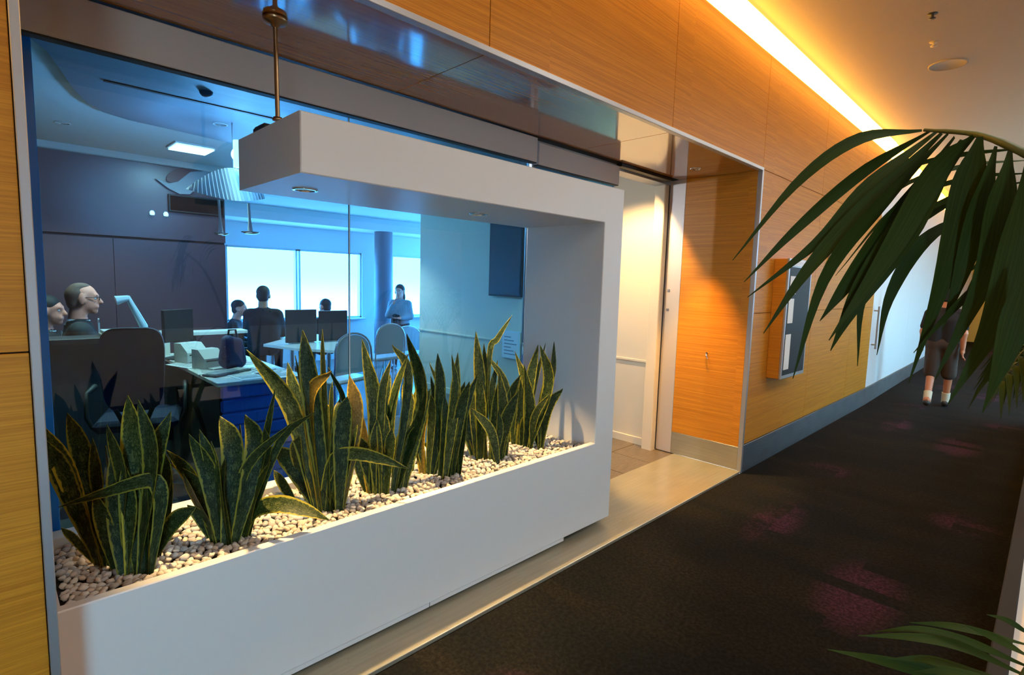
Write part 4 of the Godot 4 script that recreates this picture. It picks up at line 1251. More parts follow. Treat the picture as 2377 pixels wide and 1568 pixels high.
# ---------------------------------------------------------------- the lounge behind the glass
func build_lounge_shell() -> void:
	var f := structure("floor_lounge")
	part(f, "slab", abox(Vector3(-3.2, -0.15, -8.3), Vector3(9.2, 0.002, -0.63), 0.0), M.lounge_floor)
	for i in 4:
		for j in 3:
			part(f, "tile", abox(Vector3(2.95 + i * 0.42, 0.0, -1.05 - j * 0.42), Vector3(3.364 + i * 0.42, 0.012, -0.636 - j * 0.42), 0.002, Vector3(i * 0.3, 0, j * 0.7)), M.tile)
	var c := structure("ceiling_lounge")
	part(c, "slab", abox(Vector3(-3.2, 2.70, -8.3), Vector3(9.2, 2.85, -0.88), 0.0), M.lounge_ceiling)
	# darker lowered cloud with a wavy edge
	var edge := PackedVector2Array([Vector2(-3.0, -0.96), Vector2(-3.0, -1.5), Vector2(-0.6, -1.55), Vector2(0.10, -1.62), Vector2(0.22, -1.72), Vector2(0.29, -1.85), Vector2(0.37, -2.15), Vector2(0.45, -2.46), Vector2(0.55, -2.75), Vector2(0.66, -2.93), Vector2(0.82, -3.02), Vector2(1.16, -3.08), Vector2(1.61, -3.17), Vector2(2.4, -3.35), Vector2(4.60, -3.6), Vector2(4.60, -0.96)])
	var st := S()
	prism(st, edge, 1, 2.682, 2.70)
	part(c, "ceiling_cloud", st, M.lounge_cloud)
	part(c, "slot_diffuser", abox(Vector3(0.56, 2.676, -2.16), Vector3(1.70, 2.683, -2.13), 0.001), M.dark)
	part(c, "bulkhead", abox(Vector3(1.9, 2.48, -7.99), Vector3(9.0, 2.70, -7.2), 0.003), M.lounge_ceiling)
	# walls
	var w := structure("wall_lounge_left")
	part(w, "plaster", abox(Vector3(-3.2, 0, -8.3), Vector3(-3.0, 2.7, -0.9), 0.0), M.lounge_dark)
	var b := structure("wall_lounge_back")
	part(b, "upper_panel", abox(Vector3(-3.0, 1.925, -4.7), Vector3(1.885, 2.66, -4.5), 0.003), M.lounge_dark)
	part(b, "shadow_gap", abox(Vector3(-3.0, 1.905, -4.7), Vector3(1.88, 1.925, -4.53), 0.0), M.dark)
	for k in 5:
		part(b, "lower_panel", abox(Vector3(-3.0 + k * 0.977, 0.0, -4.7), Vector3(-2.026 + k * 0.977, 1.905, -4.505), 0.002), M.lounge_dark)
	part(b, "cornice", abox(Vector3(-3.0, 2.64, -4.72), Vector3(1.90, 2.70, -4.44), 0.003), M.lounge_ceiling)
	part(b, "return_wall", abox(Vector3(1.70, 0, -8.0), Vector3(1.885, 2.70, -4.7), 0.0), M.lounge_wall)
	var r := structure("wall_lounge_right")
	part(r, "lower_panel", abox(Vector3(4.62, 0.02, -4.84), Vector3(4.80, 0.845, -0.93), 0.0), M.cream)
	part(r, "chair_rail", abox(Vector3(4.602, 0.845, -4.845), Vector3(4.80, 0.870, -0.93), 0.004), M.cream)
	part(r, "upper_panel", abox(Vector3(4.62, 0.870, -4.84), Vector3(4.80, 2.70, -0.93), 0.0), M.cream)
	part(r, "skirting", abox(Vector3(4.604, 0.0, -4.845), Vector3(4.80, 0.085, -0.93), 0.004), M.cream)
	part(r, "far_return", abox(Vector3(4.80, 0, -4.84), Vector3(9.0, 2.70, -4.70), 0.0), M.lounge_wall)
	var e := structure("wall_lounge_end")
	part(e, "sill_wall", abox(Vector3(9.0, 0, -8.3), Vector3(9.2, 0.8, -4.7), 0.0), M.lounge_wall)
	part(e, "lintel", abox(Vector3(9.0, 2.4, -8.3), Vector3(9.2, 2.7, -4.7), 0.0), M.lounge_wall)
	part(e, "pier", abox(Vector3(9.0, 0.8, -8.3), Vector3(9.2, 2.4, -7.8), 0.0), M.lounge_wall)
	part(e, "pier", abox(Vector3(9.0, 0.8, -5.0), Vector3(9.2, 2.4, -4.7), 0.0), M.lounge_wall)
	var ww := structure("wall_window_side")
	var lo := 0.80
	var hi := 2.08
	part(ww, "sill_wall", abox(Vector3(-3.0, 0, -8.2), Vector3(9.0, lo, -8.0), 0.0), M.lounge_wall)
	part(ww, "lintel", abox(Vector3(-3.0, hi, -8.2), Vector3(9.0, 2.7, -8.0), 0.0), M.lounge_wall)
	for k in [[-3.0, 2.93], [5.43, 6.13], [8.8, 9.0]]:
		part(ww, "pier", abox(Vector3(k[0], lo, -8.2), Vector3(k[1], hi, -8.0), 0.0), M.lounge_wall)
	var n := 1
	for k in [[2.93, 4.14], [4.17, 5.43], [6.13, 8.8]]:
		var wn := structure("window_%d" % n)
		n += 1
		part(wn, "pane", pane_mesh(Vector3(k[1] - k[0], hi - lo, 0), Vector3((k[0] + k[1]) / 2, (lo + hi) / 2, -8.1)), M.pane)
		st = S()
		box(st, Vector3(k[0], lo, -8.14), Vector3(k[0] + 0.03, hi, -8.03), 0.003)
		box(st, Vector3(k[1] - 0.03, lo, -8.14), Vector3(k[1], hi, -8.03), 0.003)
		box(st, Vector3(k[0], hi - 0.03, -8.14), Vector3(k[1], hi, -8.03), 0.003)
		box(st, Vector3(k[0], lo, -8.14), Vector3(k[1], lo + 0.03, -8.03), 0.003)
		part(wn, "frame", st, M.alu)
		part(wn, "sill", abox(Vector3(k[0], lo - 0.03, -8.0), Vector3(k[1], lo, -7.85), 0.004), M.wall_white)
	var col := structure("column_lounge")
	st = S()
	lathe(st, Vector3(5.55, 0, -7.4), [Vector2(0.17, 0.0), Vector2(0.17, 2.48)], 32)
	part(col, "shaft", st, M.column)
	# lamps of the room
	var dl := downlight("white downlight in the lounge ceiling just inside the doorway", Vector3(3.95, 2.681, -1.03), 0.06, M.white, Color(1.0, 0.84, 0.62), 6.0, 70.0)
	var pl := thing("ceiling_panel", "bright square light panel in the lounge ceiling", "ceiling light", Vector3(1.38, 2.70, -3.68))
	part(pl, "frame", abox(Vector3(-0.16, -0.012, -0.16), Vector3(0.16, 0.0, 0.16), 0.003), M.white)
	part(pl, "diffuser", abox(Vector3(-0.145, -0.016, -0.145), Vector3(0.145, -0.011, 0.145), 0.001), M.lamp_white)
	area_light(pl, Vector3(1.38, 2.675, -3.68), Vector3.DOWN, Vector2(0.29, 0.29), Color(1.0, 0.85, 0.70), 5.0)
	for k in 3:
		var lp := downlight(["small ceiling downlight over the reception counter", "small ceiling downlight over the paper-covered desk", "small ceiling downlight over the lounge chairs"][k], [Vector3(0.5, 2.699, -3.6), Vector3(1.3, 2.681, -2.6), Vector3(3.6, 2.699, -5.2)][k], 0.05, M.white, Color(1.0, 0.78, 0.56), 10.0, 55.0)
	var dome := thing("ceiling_dome", "small round detector under the dark lounge ceiling", "detector", Vector3(1.02, 2.682, -1.90))
	st = S()
	lathe(st, Vector3.ZERO, [Vector2(0, -0.035), Vector2(0.022, -0.028), Vector2(0.034, -0.015), Vector2(0.038, 0.0)], 20)
	part(dome, "cover", st, M.column)

func build_lounge_things() -> void:
	var st: SurfaceTool
	# reception counter at the left
	var c := thing("reception_counter", "dark-topped reception counter with grey front at the far left", "counter", Vector3(-0.02, 0.0, -3.2))
	part(c, "counter_top", abox(Vector3(-1.9, 1.075, -0.02), Vector3(0.97, 1.12, 0.22), 0.006), M.desk_dark)
	for k in 3:
		part(c, "front_panel", abox(Vector3(-1.85 + k * 0.88, 0.10, 0.12), Vector3(-0.975 + k * 0.88, 1.075, 0.15), 0.003), M.screen_back)
	part(c, "plinth", abox(Vector3(-1.85, 0.002, 0.02), Vector3(0.79, 0.10, 0.10), 0.0), M.dark)
	# the two agents
	person("person", "man with glasses and grey hair in a dark suit, looking right behind the counter", Vector3(0.53, 0.002, -3.52), deg_to_rad(84), {"hip": 0.67, "sit": true, "arms": ["desk", "desk"], "hair": "receding", "hair_mat": M.hair_grey, "glasses": true, "collar": true, "head_cell": 0.006, "cell": 0.018})
	person("person", "dark-haired person in a dark suit half hidden behind the man with glasses", Vector3(0.36, 0.002, -4.05), deg_to_rad(70), {"hip": 0.55, "sit": true, "arms": ["desk", "desk"], "collar": true, "cell": 0.02, "head_cell": 0.01})
	for k in 2:
		var sp: Vector3 = [Vector3(0.51, 0.002, -3.52), Vector3(0.34, 0.002, -4.05)][k]
		var hy: float = [0.545, 0.42][k]
		var s := thing("stool", ["dark stool under the man with glasses", "dark stool under the half hidden agent"][k], "stool", sp)
		st = S()
		lathe(st, Vector3.ZERO, [Vector2(0, 0), Vector2(0.22, 0.0), Vector2(0.22, 0.02), Vector2(0.03, 0.04), Vector2(0.03, hy - 0.06), Vector2(0.19, hy - 0.05), Vector2(0.2, hy), Vector2(0, hy)], 20, false)
		part(s, "pedestal", st, M.dark)
	# swivel chair seen from behind
	var ch := thing("office_chair", "navy office chair with a tall rounded back, seen from behind", "chair", Vector3(0.69, 0.002, -2.45), deg_to_rad(-16))
	var outline := PackedVector2Array()
	for i in 33:
		var a := TAU * i / 32.0 + 0.05
		var cx := signf(cos(a)) * pow(absf(cos(a)), 0.42)
		var sy := signf(sin(a)) * pow(absf(sin(a)), 0.5)
		if i < 32: outline.append(Vector2(cx * (0.185 - 0.025 * (1.0 - sy) * 0.5), 0.955 + sy * 0.275))
	st = S()
	prism(st, outline, 2, -0.01, 0.05)
	part(ch, "backrest", st, M.navy)
	st = S()
	for x in [-0.10, 0.10]: tube(st, [Vector3(x, 0.70, 0.06), Vector3(x * 0.6, 0.60, 0.06), Vector3(x * 0.4, 0.54, -0.08)], [0.014], 8)
	part(ch, "back_bracket", st, M.dark)
	part(ch, "seat", abox(Vector3(-0.24, 0.53, -0.46), Vector3(0.24, 0.61, 0.02), 0.03), M.navy)
	for x in [-1.0, 1.0]:
		st = S()
		tube(st, [Vector3(x * 0.25, 0.55, -0.10), Vector3(x * 0.28, 0.62, -0.10), Vector3(x * 0.28, 0.78, -0.12), Vector3(x * 0.27, 0.79, -0.34)], [0.014, 0.014, 0.016, 0.02], 8)
		part(ch, "armrest", st, M.dark)
	st = S()
	tube(st, [Vector3(0, 0.10, -0.22), Vector3(0, 0.53, -0.22)], [0.03, 0.025], 12)
	part(ch, "gas_column", st, M.chrome)
	for k in 5:
		var d := Vector3(cos(TAU * k / 5.0 + 0.3), 0, sin(TAU * k / 5.0 + 0.3))
		st = S()
		tube(st, [Vector3(0, 0.11, -0.22), Vector3(0, 0.075, -0.22) + d * 0.28], [0.026, 0.016], 8)
		part(ch, "base_leg", st, M.chrome)
		st = S()
		tube(st, [Vector3(0, 0.03, -0.22) + d * 0.28 - d.cross(Vector3.UP) * 0.02, Vector3(0, 0.03, -0.22) + d * 0.28 + d.cross(Vector3.UP) * 0.02], [0.03], 12)
		part(ch, "castor", st, M.dark)
	# desk with blue ribbed front
	var dk := thing("service_desk", "white-topped service desk with a ribbed blue front", "desk", Vector3(1.07, 0.002, -1.95))
	part(dk, "desk_top", abox(Vector3(-0.03, 0.872, -1.6), Vector3(0.53, 0.90, 0.03), 0.004), M.desk_top)
	for k in 9:
		part(dk, "slat", abox(Vector3(0.0, 0.05 + k * 0.091, -0.03), Vector3(0.50, 0.137 + k * 0.091, 0.0), 0.012), M.blue_desk)
	part(dk, "side_panel", abox(Vector3(0.0, 0.03, -1.57), Vector3(0.03, 0.872, -0.035), 0.003), M.desk_dark)
	part(dk, "side_panel", abox(Vector3(0.47, 0.03, -1.57), Vector3(0.50, 0.872, -0.035), 0.003), M.blue_desk)
	var y := 0.9025
	for k in [["small_printer", "white office machine at the back of the paper-covered desk", Vector3(1.15, y, -2.95), 0.17, 0.15, 0.16], ["small_printer", "white office machine nearer the glass on the paper-covered desk", Vector3(1.17, y, -2.58), 0.16, 0.14, 0.14]]:
		var p := thing(k[0], k[1], "printer", k[2], 0.35)
		var hw: float = k[3] / 2
		st = S()
		prism(st, PackedVector2Array([Vector2(-k[5] / 2, 0), Vector2(k[5] / 2, 0), Vector2(k[5] / 2, k[4] * 0.55), Vector2(0.0, k[4]), Vector2(-k[5] / 2, k[4])]), 0, -hw, hw)
		part(p, "housing", st, M.device)
		part(p, "paper_slot", abox(Vector3(-hw * 0.8, k[4] * 0.40, k[5] / 2 - 0.001), Vector3(hw * 0.8, k[4] * 0.46, k[5] / 2 + 0.004), 0.001), M.dark)
		part(p, "paper_tray", abox(Vector3(-hw * 0.8, 0.004, k[5] / 2), Vector3(hw * 0.8, 0.012, k[5] / 2 + 0.07), 0.001), M.paper)
	var kb := thing("keyboard", "grey keyboard lying on the desk among papers", "keyboard", Vector3(1.20, y, -2.25), 0.5)
	part(kb, "case", abox(Vector3(-0.16, 0, -0.06), Vector3(0.16, 0.016, 0.06), 0.004), M.print_grey)
	for j in 4: part(kb, "key_row", abox(Vector3(-0.15, 0.016, -0.05 + j * 0.025), Vector3(0.15, 0.021, -0.03 + j * 0.025), 0.002), M.device)
	var papers := [[1.10, -2.78, 0.3], [1.16, -2.42, -0.2], [1.28, -2.08, 0.1], [1.42, -2.25, 0.7], [1.42, -2.72, 0.1], [1.45, -2.02, 0.0]]
	var pw := ["sheet of paper at the back of the desk", "sheet of paper beside the grey keyboard", "sheet of paper at the blue desk's front edge", "skewed sheet of paper right of the keyboard", "sheet of paper beside the white machines", "sheet of paper at the right end of the blue desk"]
	for k in papers.size():
		var p := thing("paper_sheet", pw[k], "paper", Vector3(papers[k][0], y - 0.0005, papers[k][1]), papers[k][2], "papers on the service desk")
		part(p, "sheet", abox(Vector3(-0.105, 0, -0.148), Vector3(0.105, 0.003, 0.148), 0.0005), M.paper)
		for j in 5: part(p, "print_line", abox(Vector3(-0.08, 0.003, -0.11 + j * 0.045), Vector3(0.08 - 0.03 * (j % 2), 0.0034, -0.095 + j * 0.045), 0.0), M.print_grey)
	var mo := thing("monitor", "dark monitor on the counter between the agents and the desk", "monitor", Vector3(1.12, y, -3.2), deg_to_rad(35))
	part(mo, "screen", abox(Vector3(-0.15, 0.14, -0.015), Vector3(0.15, 0.40, 0.015), 0.004), M.black)
	part(mo, "stand", abox(Vector3(-0.02, 0.01, -0.03), Vector3(0.02, 0.20, -0.015), 0.003), M.dark)
	part(mo, "foot", abox(Vector3(-0.10, 0, -0.08), Vector3(0.10, 0.012, 0.06), 0.004), M.dark)
	var sp2 := thing("paper_stand", "white card standing upright on the desk", "card", Vector3(1.075, y, -3.45), 0.2)
	part(sp2, "card", abox(Vector3(-0.04, 0.0, -0.004), Vector3(0.04, 0.21, 0.004), 0.001), M.paper)
	part(sp2, "support", abox(Vector3(-0.03, 0.0, -0.06), Vector3(0.03, 0.006, 0.03), 0.001), M.paper)
	var sh := thing("side_ledge", "white ledge mounted behind the office machines", "shelf", Vector3(1.42, y, -3.47))
	part(sh, "board", abox(Vector3(-0.16, 0.16, -0.10), Vector3(0.30, 0.19, 0.08), 0.004), M.desk_top)
	for x in [-0.13, 0.26]: part(sh, "support", abox(Vector3(x, 0.0, -0.06), Vector3(x + 0.02, 0.16, 0.04), 0.002), M.desk_dark)
	var bag := thing("travel_bag", "dark blue upright bag standing on the service desk", "bag", Vector3(1.285, y, -2.42), 0.2)
	st = S()
	flesh(st, [[Vector3(-0.03, 0.07, 0), Vector3(-0.03, 0.21, 0), 0.065, 0.045], [Vector3(0.04, 0.06, 0), Vector3(0.04, 0.19, 0), 0.06, 0.042]], 0.014, 0.04)
	part(bag, "body", st, M.bag_blue)
	st = S()
	tube(st, [Vector3(-0.03, 0.22, 0), Vector3(-0.02, 0.29, 0), Vector3(0.03, 0.29, 0), Vector3(0.04, 0.21, 0)], [0.008], 8)
	part(bag, "handle", st, M.dark)
	# lamp arm and tray on the reception counter
	var la := thing("desk_lamp", "pale slanted lamp arm on the reception counter", "lamp", Vector3(0.77, 1.12, -3.10))
	st = S()
	tube(st, [Vector3(0.10, 0.01, 0), Vector3(0.10, 0.06, 0), Vector3(0.0, 0.29, 0.02)], [0.024, 0.028, 0.018], 10)
	part(la, "arm", st, M.glass_edge)
	st = S()
	tube(st, [Vector3(0.01, 0.28, 0.02), Vector3(-0.07, 0.26, 0.02)], [0.02, 0.035], 12)
	part(la, "lamp_head", st, M.glass_edge)
	st = S()
	lathe(st, Vector3(0.10, 0, 0), [Vector2(0, 0), Vector2(0.06, 0), Vector2(0.06, 0.01), Vector2(0, 0.015)], 20)
	part(la, "base", st, M.dark)
	var tr := thing("paper_tray", "white tray of papers on the reception counter under the lamp", "tray", Vector3(0.70, 1.12, -3.10))
	part(tr, "tray", abox(Vector3(-0.10, 0.0, -0.08), Vector3(0.10, 0.02, 0.08), 0.004), M.device)
	part(tr, "papers", abox(Vector3(-0.09, 0.02, -0.07), Vector3(0.09, 0.045, 0.07), 0.003), M.paper)
	# sculptural pendant: ribbed sail and two hanging discs
	var pe := thing("pendant_lamp", "white ribbed sail-shaped pendant lamp with hanging discs", "lamp", Vector3(1.33, 2.10, -2.5))
	for k in 22:
		var u0 := k / 22.0
		var u1 := (k + 1) / 22.0
		st = S()
		st.set_smooth_group(-1)
		var top := func(u: float) -> Vector3: return Vector3(lerpf(-0.27, 0.20, u), 0.095 + 0.17 * sin(u * PI * 0.80), 0.0)
		var low := func(u: float) -> Vector3: return Vector3(lerpf(-0.29, 0.24, u), 0.075 - 0.055 * sin(u * PI), 0.11 * sin(u * PI))
		var mid: Vector3 = (top.call((u0 + u1) / 2) + low.call((u0 + u1) / 2)) / 2 + Vector3(0, 0, 0.012)
		var A: Vector3 = top.call(u0)
		var B: Vector3 = top.call(u1)
		var Cc: Vector3 = low.call(u1)
		var D: Vector3 = low.call(u0)
		var mt: Vector3 = (A + B) / 2 + Vector3(0, 0, 0.014)
		var ml: Vector3 = (Cc + D) / 2 + Vector3(0, 0, 0.014)
		quad(st, A, mt, ml, D, Vector3(-0.3, 0, 1))
		quad(st, mt, B, Cc, ml, Vector3(0.3, 0, 1))
		var back := Vector3(0, 0, -0.004)
		quad(st, A + back, B + back, Cc + back, D + back, Vector3(0, 0, -1))
		quad(st, A, B, B + back, A + back, Vector3.UP)
		quad(st, D, Cc, Cc + back, D + back, Vector3.DOWN)
		part(pe, "rib", st, M.shade)
	for k in [[Vector3(-0.10, 0.02, 0.06), -0.215, 0.011, 0.05], [Vector3(0.10, 0.02, 0.06), -0.19, 0.012, 0.062]]:
		st = S()
		tube(st, [k[0], Vector3(k[0].x + 0.005, k[1] + 0.09, 0.06), Vector3(k[0].x + 0.008, k[1], 0.06)], [k[2] * 0.8, k[2] * 0.8, k[2] * 1.6], 12)
		part(pe, "stem", st, M.shade)
		st = S()
		lathe(st, Vector3(k[0].x + 0.008, k[1], 0.06), [Vector2(0, -0.014), Vector2(k[3] * 0.6, -0.012), Vector2(k[3], -0.002), Vector2(k[3], 0.003), Vector2(k[3] * 0.4, 0.006), Vector2(0, 0.006)], 24)
		part(pe, "disc", st, M.chrome)
	st = S()
	tube(st, [Vector3(0.02, 0.24, 0), Vector3(0.02, 0.60, 0)], [0.006], 8)
	part(pe, "cable", st, M.steel)
	st = S()
	tube(st, [Vector3(0.05, 0.27, 0.03), Vector3(0.05, 0.46, 0.03)], [0.035, 0.035], 16)
	part(pe, "light_tube", st, M.lamp_white)
	var ol := OmniLight3D.new()
	ol.name = "light"
	ol.light_color = Color(0.9, 0.95, 1.0)
	ol.light_energy = 2.6
	ol.light_size = 0.05
	ol.omni_range = 30.0
	ol.omni_attenuation = 2.0
	ol.shadow_enabled = true
	pe.add_child(ol, true)
	ol.position = Vector3(0.05, 0.36, 0.03)
	# emblem and dark screen on the back wall
	var em := thing("wall_emblem", "grey wave-shaped wall emblem with a maroon oval", "emblem", Vector3(1.5, 2.36, -4.49))
	st = S()
	prism(st, PackedVector2Array([Vector2(-0.24, 0.14), Vector2(-0.13, 0.06), Vector2(-0.04, 0.02), Vector2(0.05, 0.03), Vector2(0.13, 0.11), Vector2(0.36, 0.27), Vector2(0.20, 0.285), Vector2(0.06, 0.25), Vector2(-0.05, 0.14), Vector2(-0.13, 0.11)]), 2, 0.0, 0.03)
	part(em, "wave", st, M.logo_grey)
	var ov := PackedVector2Array()
	for i in 24: ov.append(Vector2(-0.04 + cos(TAU * i / 24.0) * 0.125 * 0.85 - sin(TAU * i / 24.0) * 0.02, 0.205 + sin(TAU * i / 24.0) * 0.055 + cos(TAU * i / 24.0) * 0.06))
	st = S()
	prism(st, ov, 2, 0.0, 0.022)
	part(em, "oval", st, M.maroon)
	var ts := thing("wall_screen", "dark screen on the lounge back wall below the emblem", "screen", Vector3(1.62, 2.20, -4.49))
	part(ts, "bezel", abox(Vector3(-0.26, 0.0, 0.0), Vector3(0.25, 0.17, 0.035), 0.004), M.black)
	part(ts, "glass", abox(Vector3(-0.245, 0.014, 0.035), Vector3(0.235, 0.156, 0.037), 0.0), M.tv)
	for k in 2:
		var s := thing("spotlight", ["left one of two tiny white spotlights on the dark back wall", "right one of two tiny white spotlights on the dark back wall"][k], "spotlight", Vector3(1.22 + k * 0.115, 2.16, -4.46), 0.0, "tiny spotlights")
		st = S()
		lathe(st, Vector3.ZERO, [Vector2(0, -0.012), Vector2(0.018, -0.010), Vector2(0.022, 0.01), Vector2(0.012, 0.03), Vector2(0, 0.032)], 14)
		part(s, "head", st, M.lamp_white)
		part(s, "bracket", abox(Vector3(-0.008, 0.0, -0.04), Vector3(0.008, 0.02, -0.005), 0.002), M.white)
	# television and notice on the side wall
	var tv := thing("television", "flat dark television on the pale side wall of the lounge", "television", Vector3(4.60, 1.42, -2.95), deg_to_rad(-90))
	part(tv, "case", abox(Vector3(-0.29, 0.0, 0.0), Vector3(0.28, 0.90, 0.06), 0.005), M.black)
	part(tv, "screen", abox(Vector3(-0.27, 0.02, 0.06), Vector3(0.26, 0.88, 0.063), 0.0), M.tv)
	tv.rotation.y = deg_to_rad(-90)
	var no := thing("notice", "white printed notice on the pale side wall below the television", "notice", Vector3(4.60, 0.67, -2.86), deg_to_rad(-90))
	part(no, "sheet", abox(Vector3(-0.14, 0.0, 0.018), Vector3(0.14, 0.32, 0.022), 0.001), M.paper)
	part(no, "holder", abox(Vector3(-0.15, -0.01, 0.0), Vector3(0.15, 0.33, 0.018), 0.002), M.glass_edge)
	for j in 6: part(no, "print_line", abox(Vector3(-0.11, 0.04 + j * 0.042, 0.022), Vector3(0.11 - 0.05 * (j % 3), 0.052 + j * 0.042, 0.0225), 0.0), M.logo_grey)
	# window-side table, screens and people
	var tb := thing("long_table", "long white glossy table near the windows", "table", Vector3(2.85, 0.002, -5.2))
	var top2 := PackedVector2Array([Vector2(-0.42, 0.20), Vector2(-0.02, -0.22), Vector2(0.02, -1.2), Vector2(0.15, -1.3), Vector2(0.70, -0.5), Vector2(0.68, 0.45), Vector2(0.30, 1.05), Vector2(0.02, 1.18), Vector2(-0.25, 0.8)])
	st = S()
	prism(st, top2, 1, 0.72, 0.75)
	part(tb, "table_top", st, M.desk_top)
	for k in [Vector3(-0.15, 0, 0.4), Vector3(0.28, 0, 0.5), Vector3(0.1, 0, -0.9), Vector3(0.3, 0, -0.7)]:
		st = S()
		tube(st, [k, k + Vector3(0, 0.72, 0)], [0.025], 10)
		part(tb, "leg", st, M.steel)
	for k in 2:
		var sc := thing("desk_screen", ["slate privacy screen standing beside the seated silhouette", "slate privacy screen standing right of the other one"][k], "screen", Vector3([2.86, 3.29][k], 0.752, -4.9), 0.0)
		var base: float = 0.0 if k == 0 else 0.75
		part(sc, "board", abox(Vector3(-0.20, 0.0 + base * 0.0 + 0.01, -0.012), Vector3(0.20, [0.425, 0.405][k], 0.012), 0.006), M.screen_back)
		part(sc, "foot", abox(Vector3(-0.15, 0.0, -0.06), Vector3(0.15, 0.012, 0.06), 0.002), M.steel)
	person("person", "seated person in silhouette against the bright window", Vector3(2.66, 0.002, -5.62), deg_to_rad(150), {"hip": 0.62, "sit": true, "arms": ["desk", "desk"], "top": M.dark_cloth, "low": M.dark_cloth, "skin": M.skin_tan, "cell": 0.02, "head_cell": 0.01})
	person("person", "standing person in a grey top holding a dark coat near the far window", Vector3(5.22, 0.002, -6.3), deg_to_rad(-50), {"scale": 0.84, "arms": ["phone", "fold"], "top": M.grey_cloth, "low": M.dark_cloth, "hair": "long", "cell": 0.02, "head_cell": 0.01, "top_name": "jumper"})
	var coat := thing("coat", "dark coat hanging over the arm of the standing person", "coat", Vector3(5.06, 0.62, -6.22), 0.4)
	st = S()
	flesh(st, [[Vector3(0, 0.32, 0), Vector3(-0.02, 0.05, 0.0), 0.055, 0.07], [Vector3(0.07, 0.31, 0.02), Vector3(0.07, 0.10, 0.02), 0.045, 0.05]], 0.018, 0.05)
	part(coat, "cloth", st, M.dark_cloth)
	person("person", "distant person's head showing above the right slate screen", Vector3(4.05, 0.002, -6.7), deg_to_rad(200), {"hip": 0.40, "sit": true, "arms": ["desk", "desk"], "top": M.dark_cloth, "low": M.dark_cloth, "cell": 0.024, "head_cell": 0.012})
	person("person", "distant person bent low at the left corner of the window", Vector3(2.62, 0.002, -6.9), deg_to_rad(60), {"hip": 0.38, "sit": true, "lean": 0.12, "arms": ["desk", "desk"], "top": M.dark_cloth, "low": M.dark_cloth, "cell": 0.024, "head_cell": 0.012})
	for k in 3:
		var at: Vector3 = [Vector3(2.76, 0.002, -3.72), Vector3(4.05, 0.002, -5.0), Vector3(4.66, 0.002, -5.4)][k]
		var g := thing("lounge_chair", ["pale hoop-backed chair in front of the slate screens", "pale hoop-backed chair below the grey column", "pale hoop-backed chair at the end of the pale side wall"][k], "chair", at, [0.3, 0.15, -0.1][k], "hoop-backed lounge chairs")
		g.scale = Vector3.ONE * [1.12, 1.08, 0.98][k]
		var hoop := []
		for i in 13:
			var a := PI * i / 12.0
			hoop.append(Vector3(-cos(a) * 0.24, 0.62 + pow(sin(a), 0.6) * 0.27, 0.22 - sin(a) * 0.02))
		st = S()
		tube(st, [Vector3(-0.24, 0.42, 0.20)] + hoop + [Vector3(0.24, 0.42, 0.20)], [0.011], 8)
		part(g, "back_hoop", st, M.chrome)
		var shell := PackedVector2Array()
		for i in 13:
			var a := PI * i / 12.0
			shell.append(Vector2(-cos(a) * 0.23, 0.62 + pow(sin(a), 0.6) * 0.255))
		shell.append(Vector2(0.22, 0.50))
		shell.append(Vector2(-0.22, 0.50))
		st = S()
		prism(st, shell, 2, 0.195, 0.205)
		part(g, "back_shell", st, M.clear_chair)
		part(g, "seat", abox(Vector3(-0.24, 0.41, -0.22), Vector3(0.24, 0.45, 0.22), 0.015), M.clear_chair)
		for e in [[-1, -1], [1, -1], [-1, 1], [1, 1]]:
			st = S()
			tube(st, [Vector3(e[0] * 0.20, 0.41, e[1] * 0.17), Vector3(e[0] * 0.25, 0.0, e[1] * 0.23)], [0.011], 8)
			part(g, "leg", st, M.chrome)

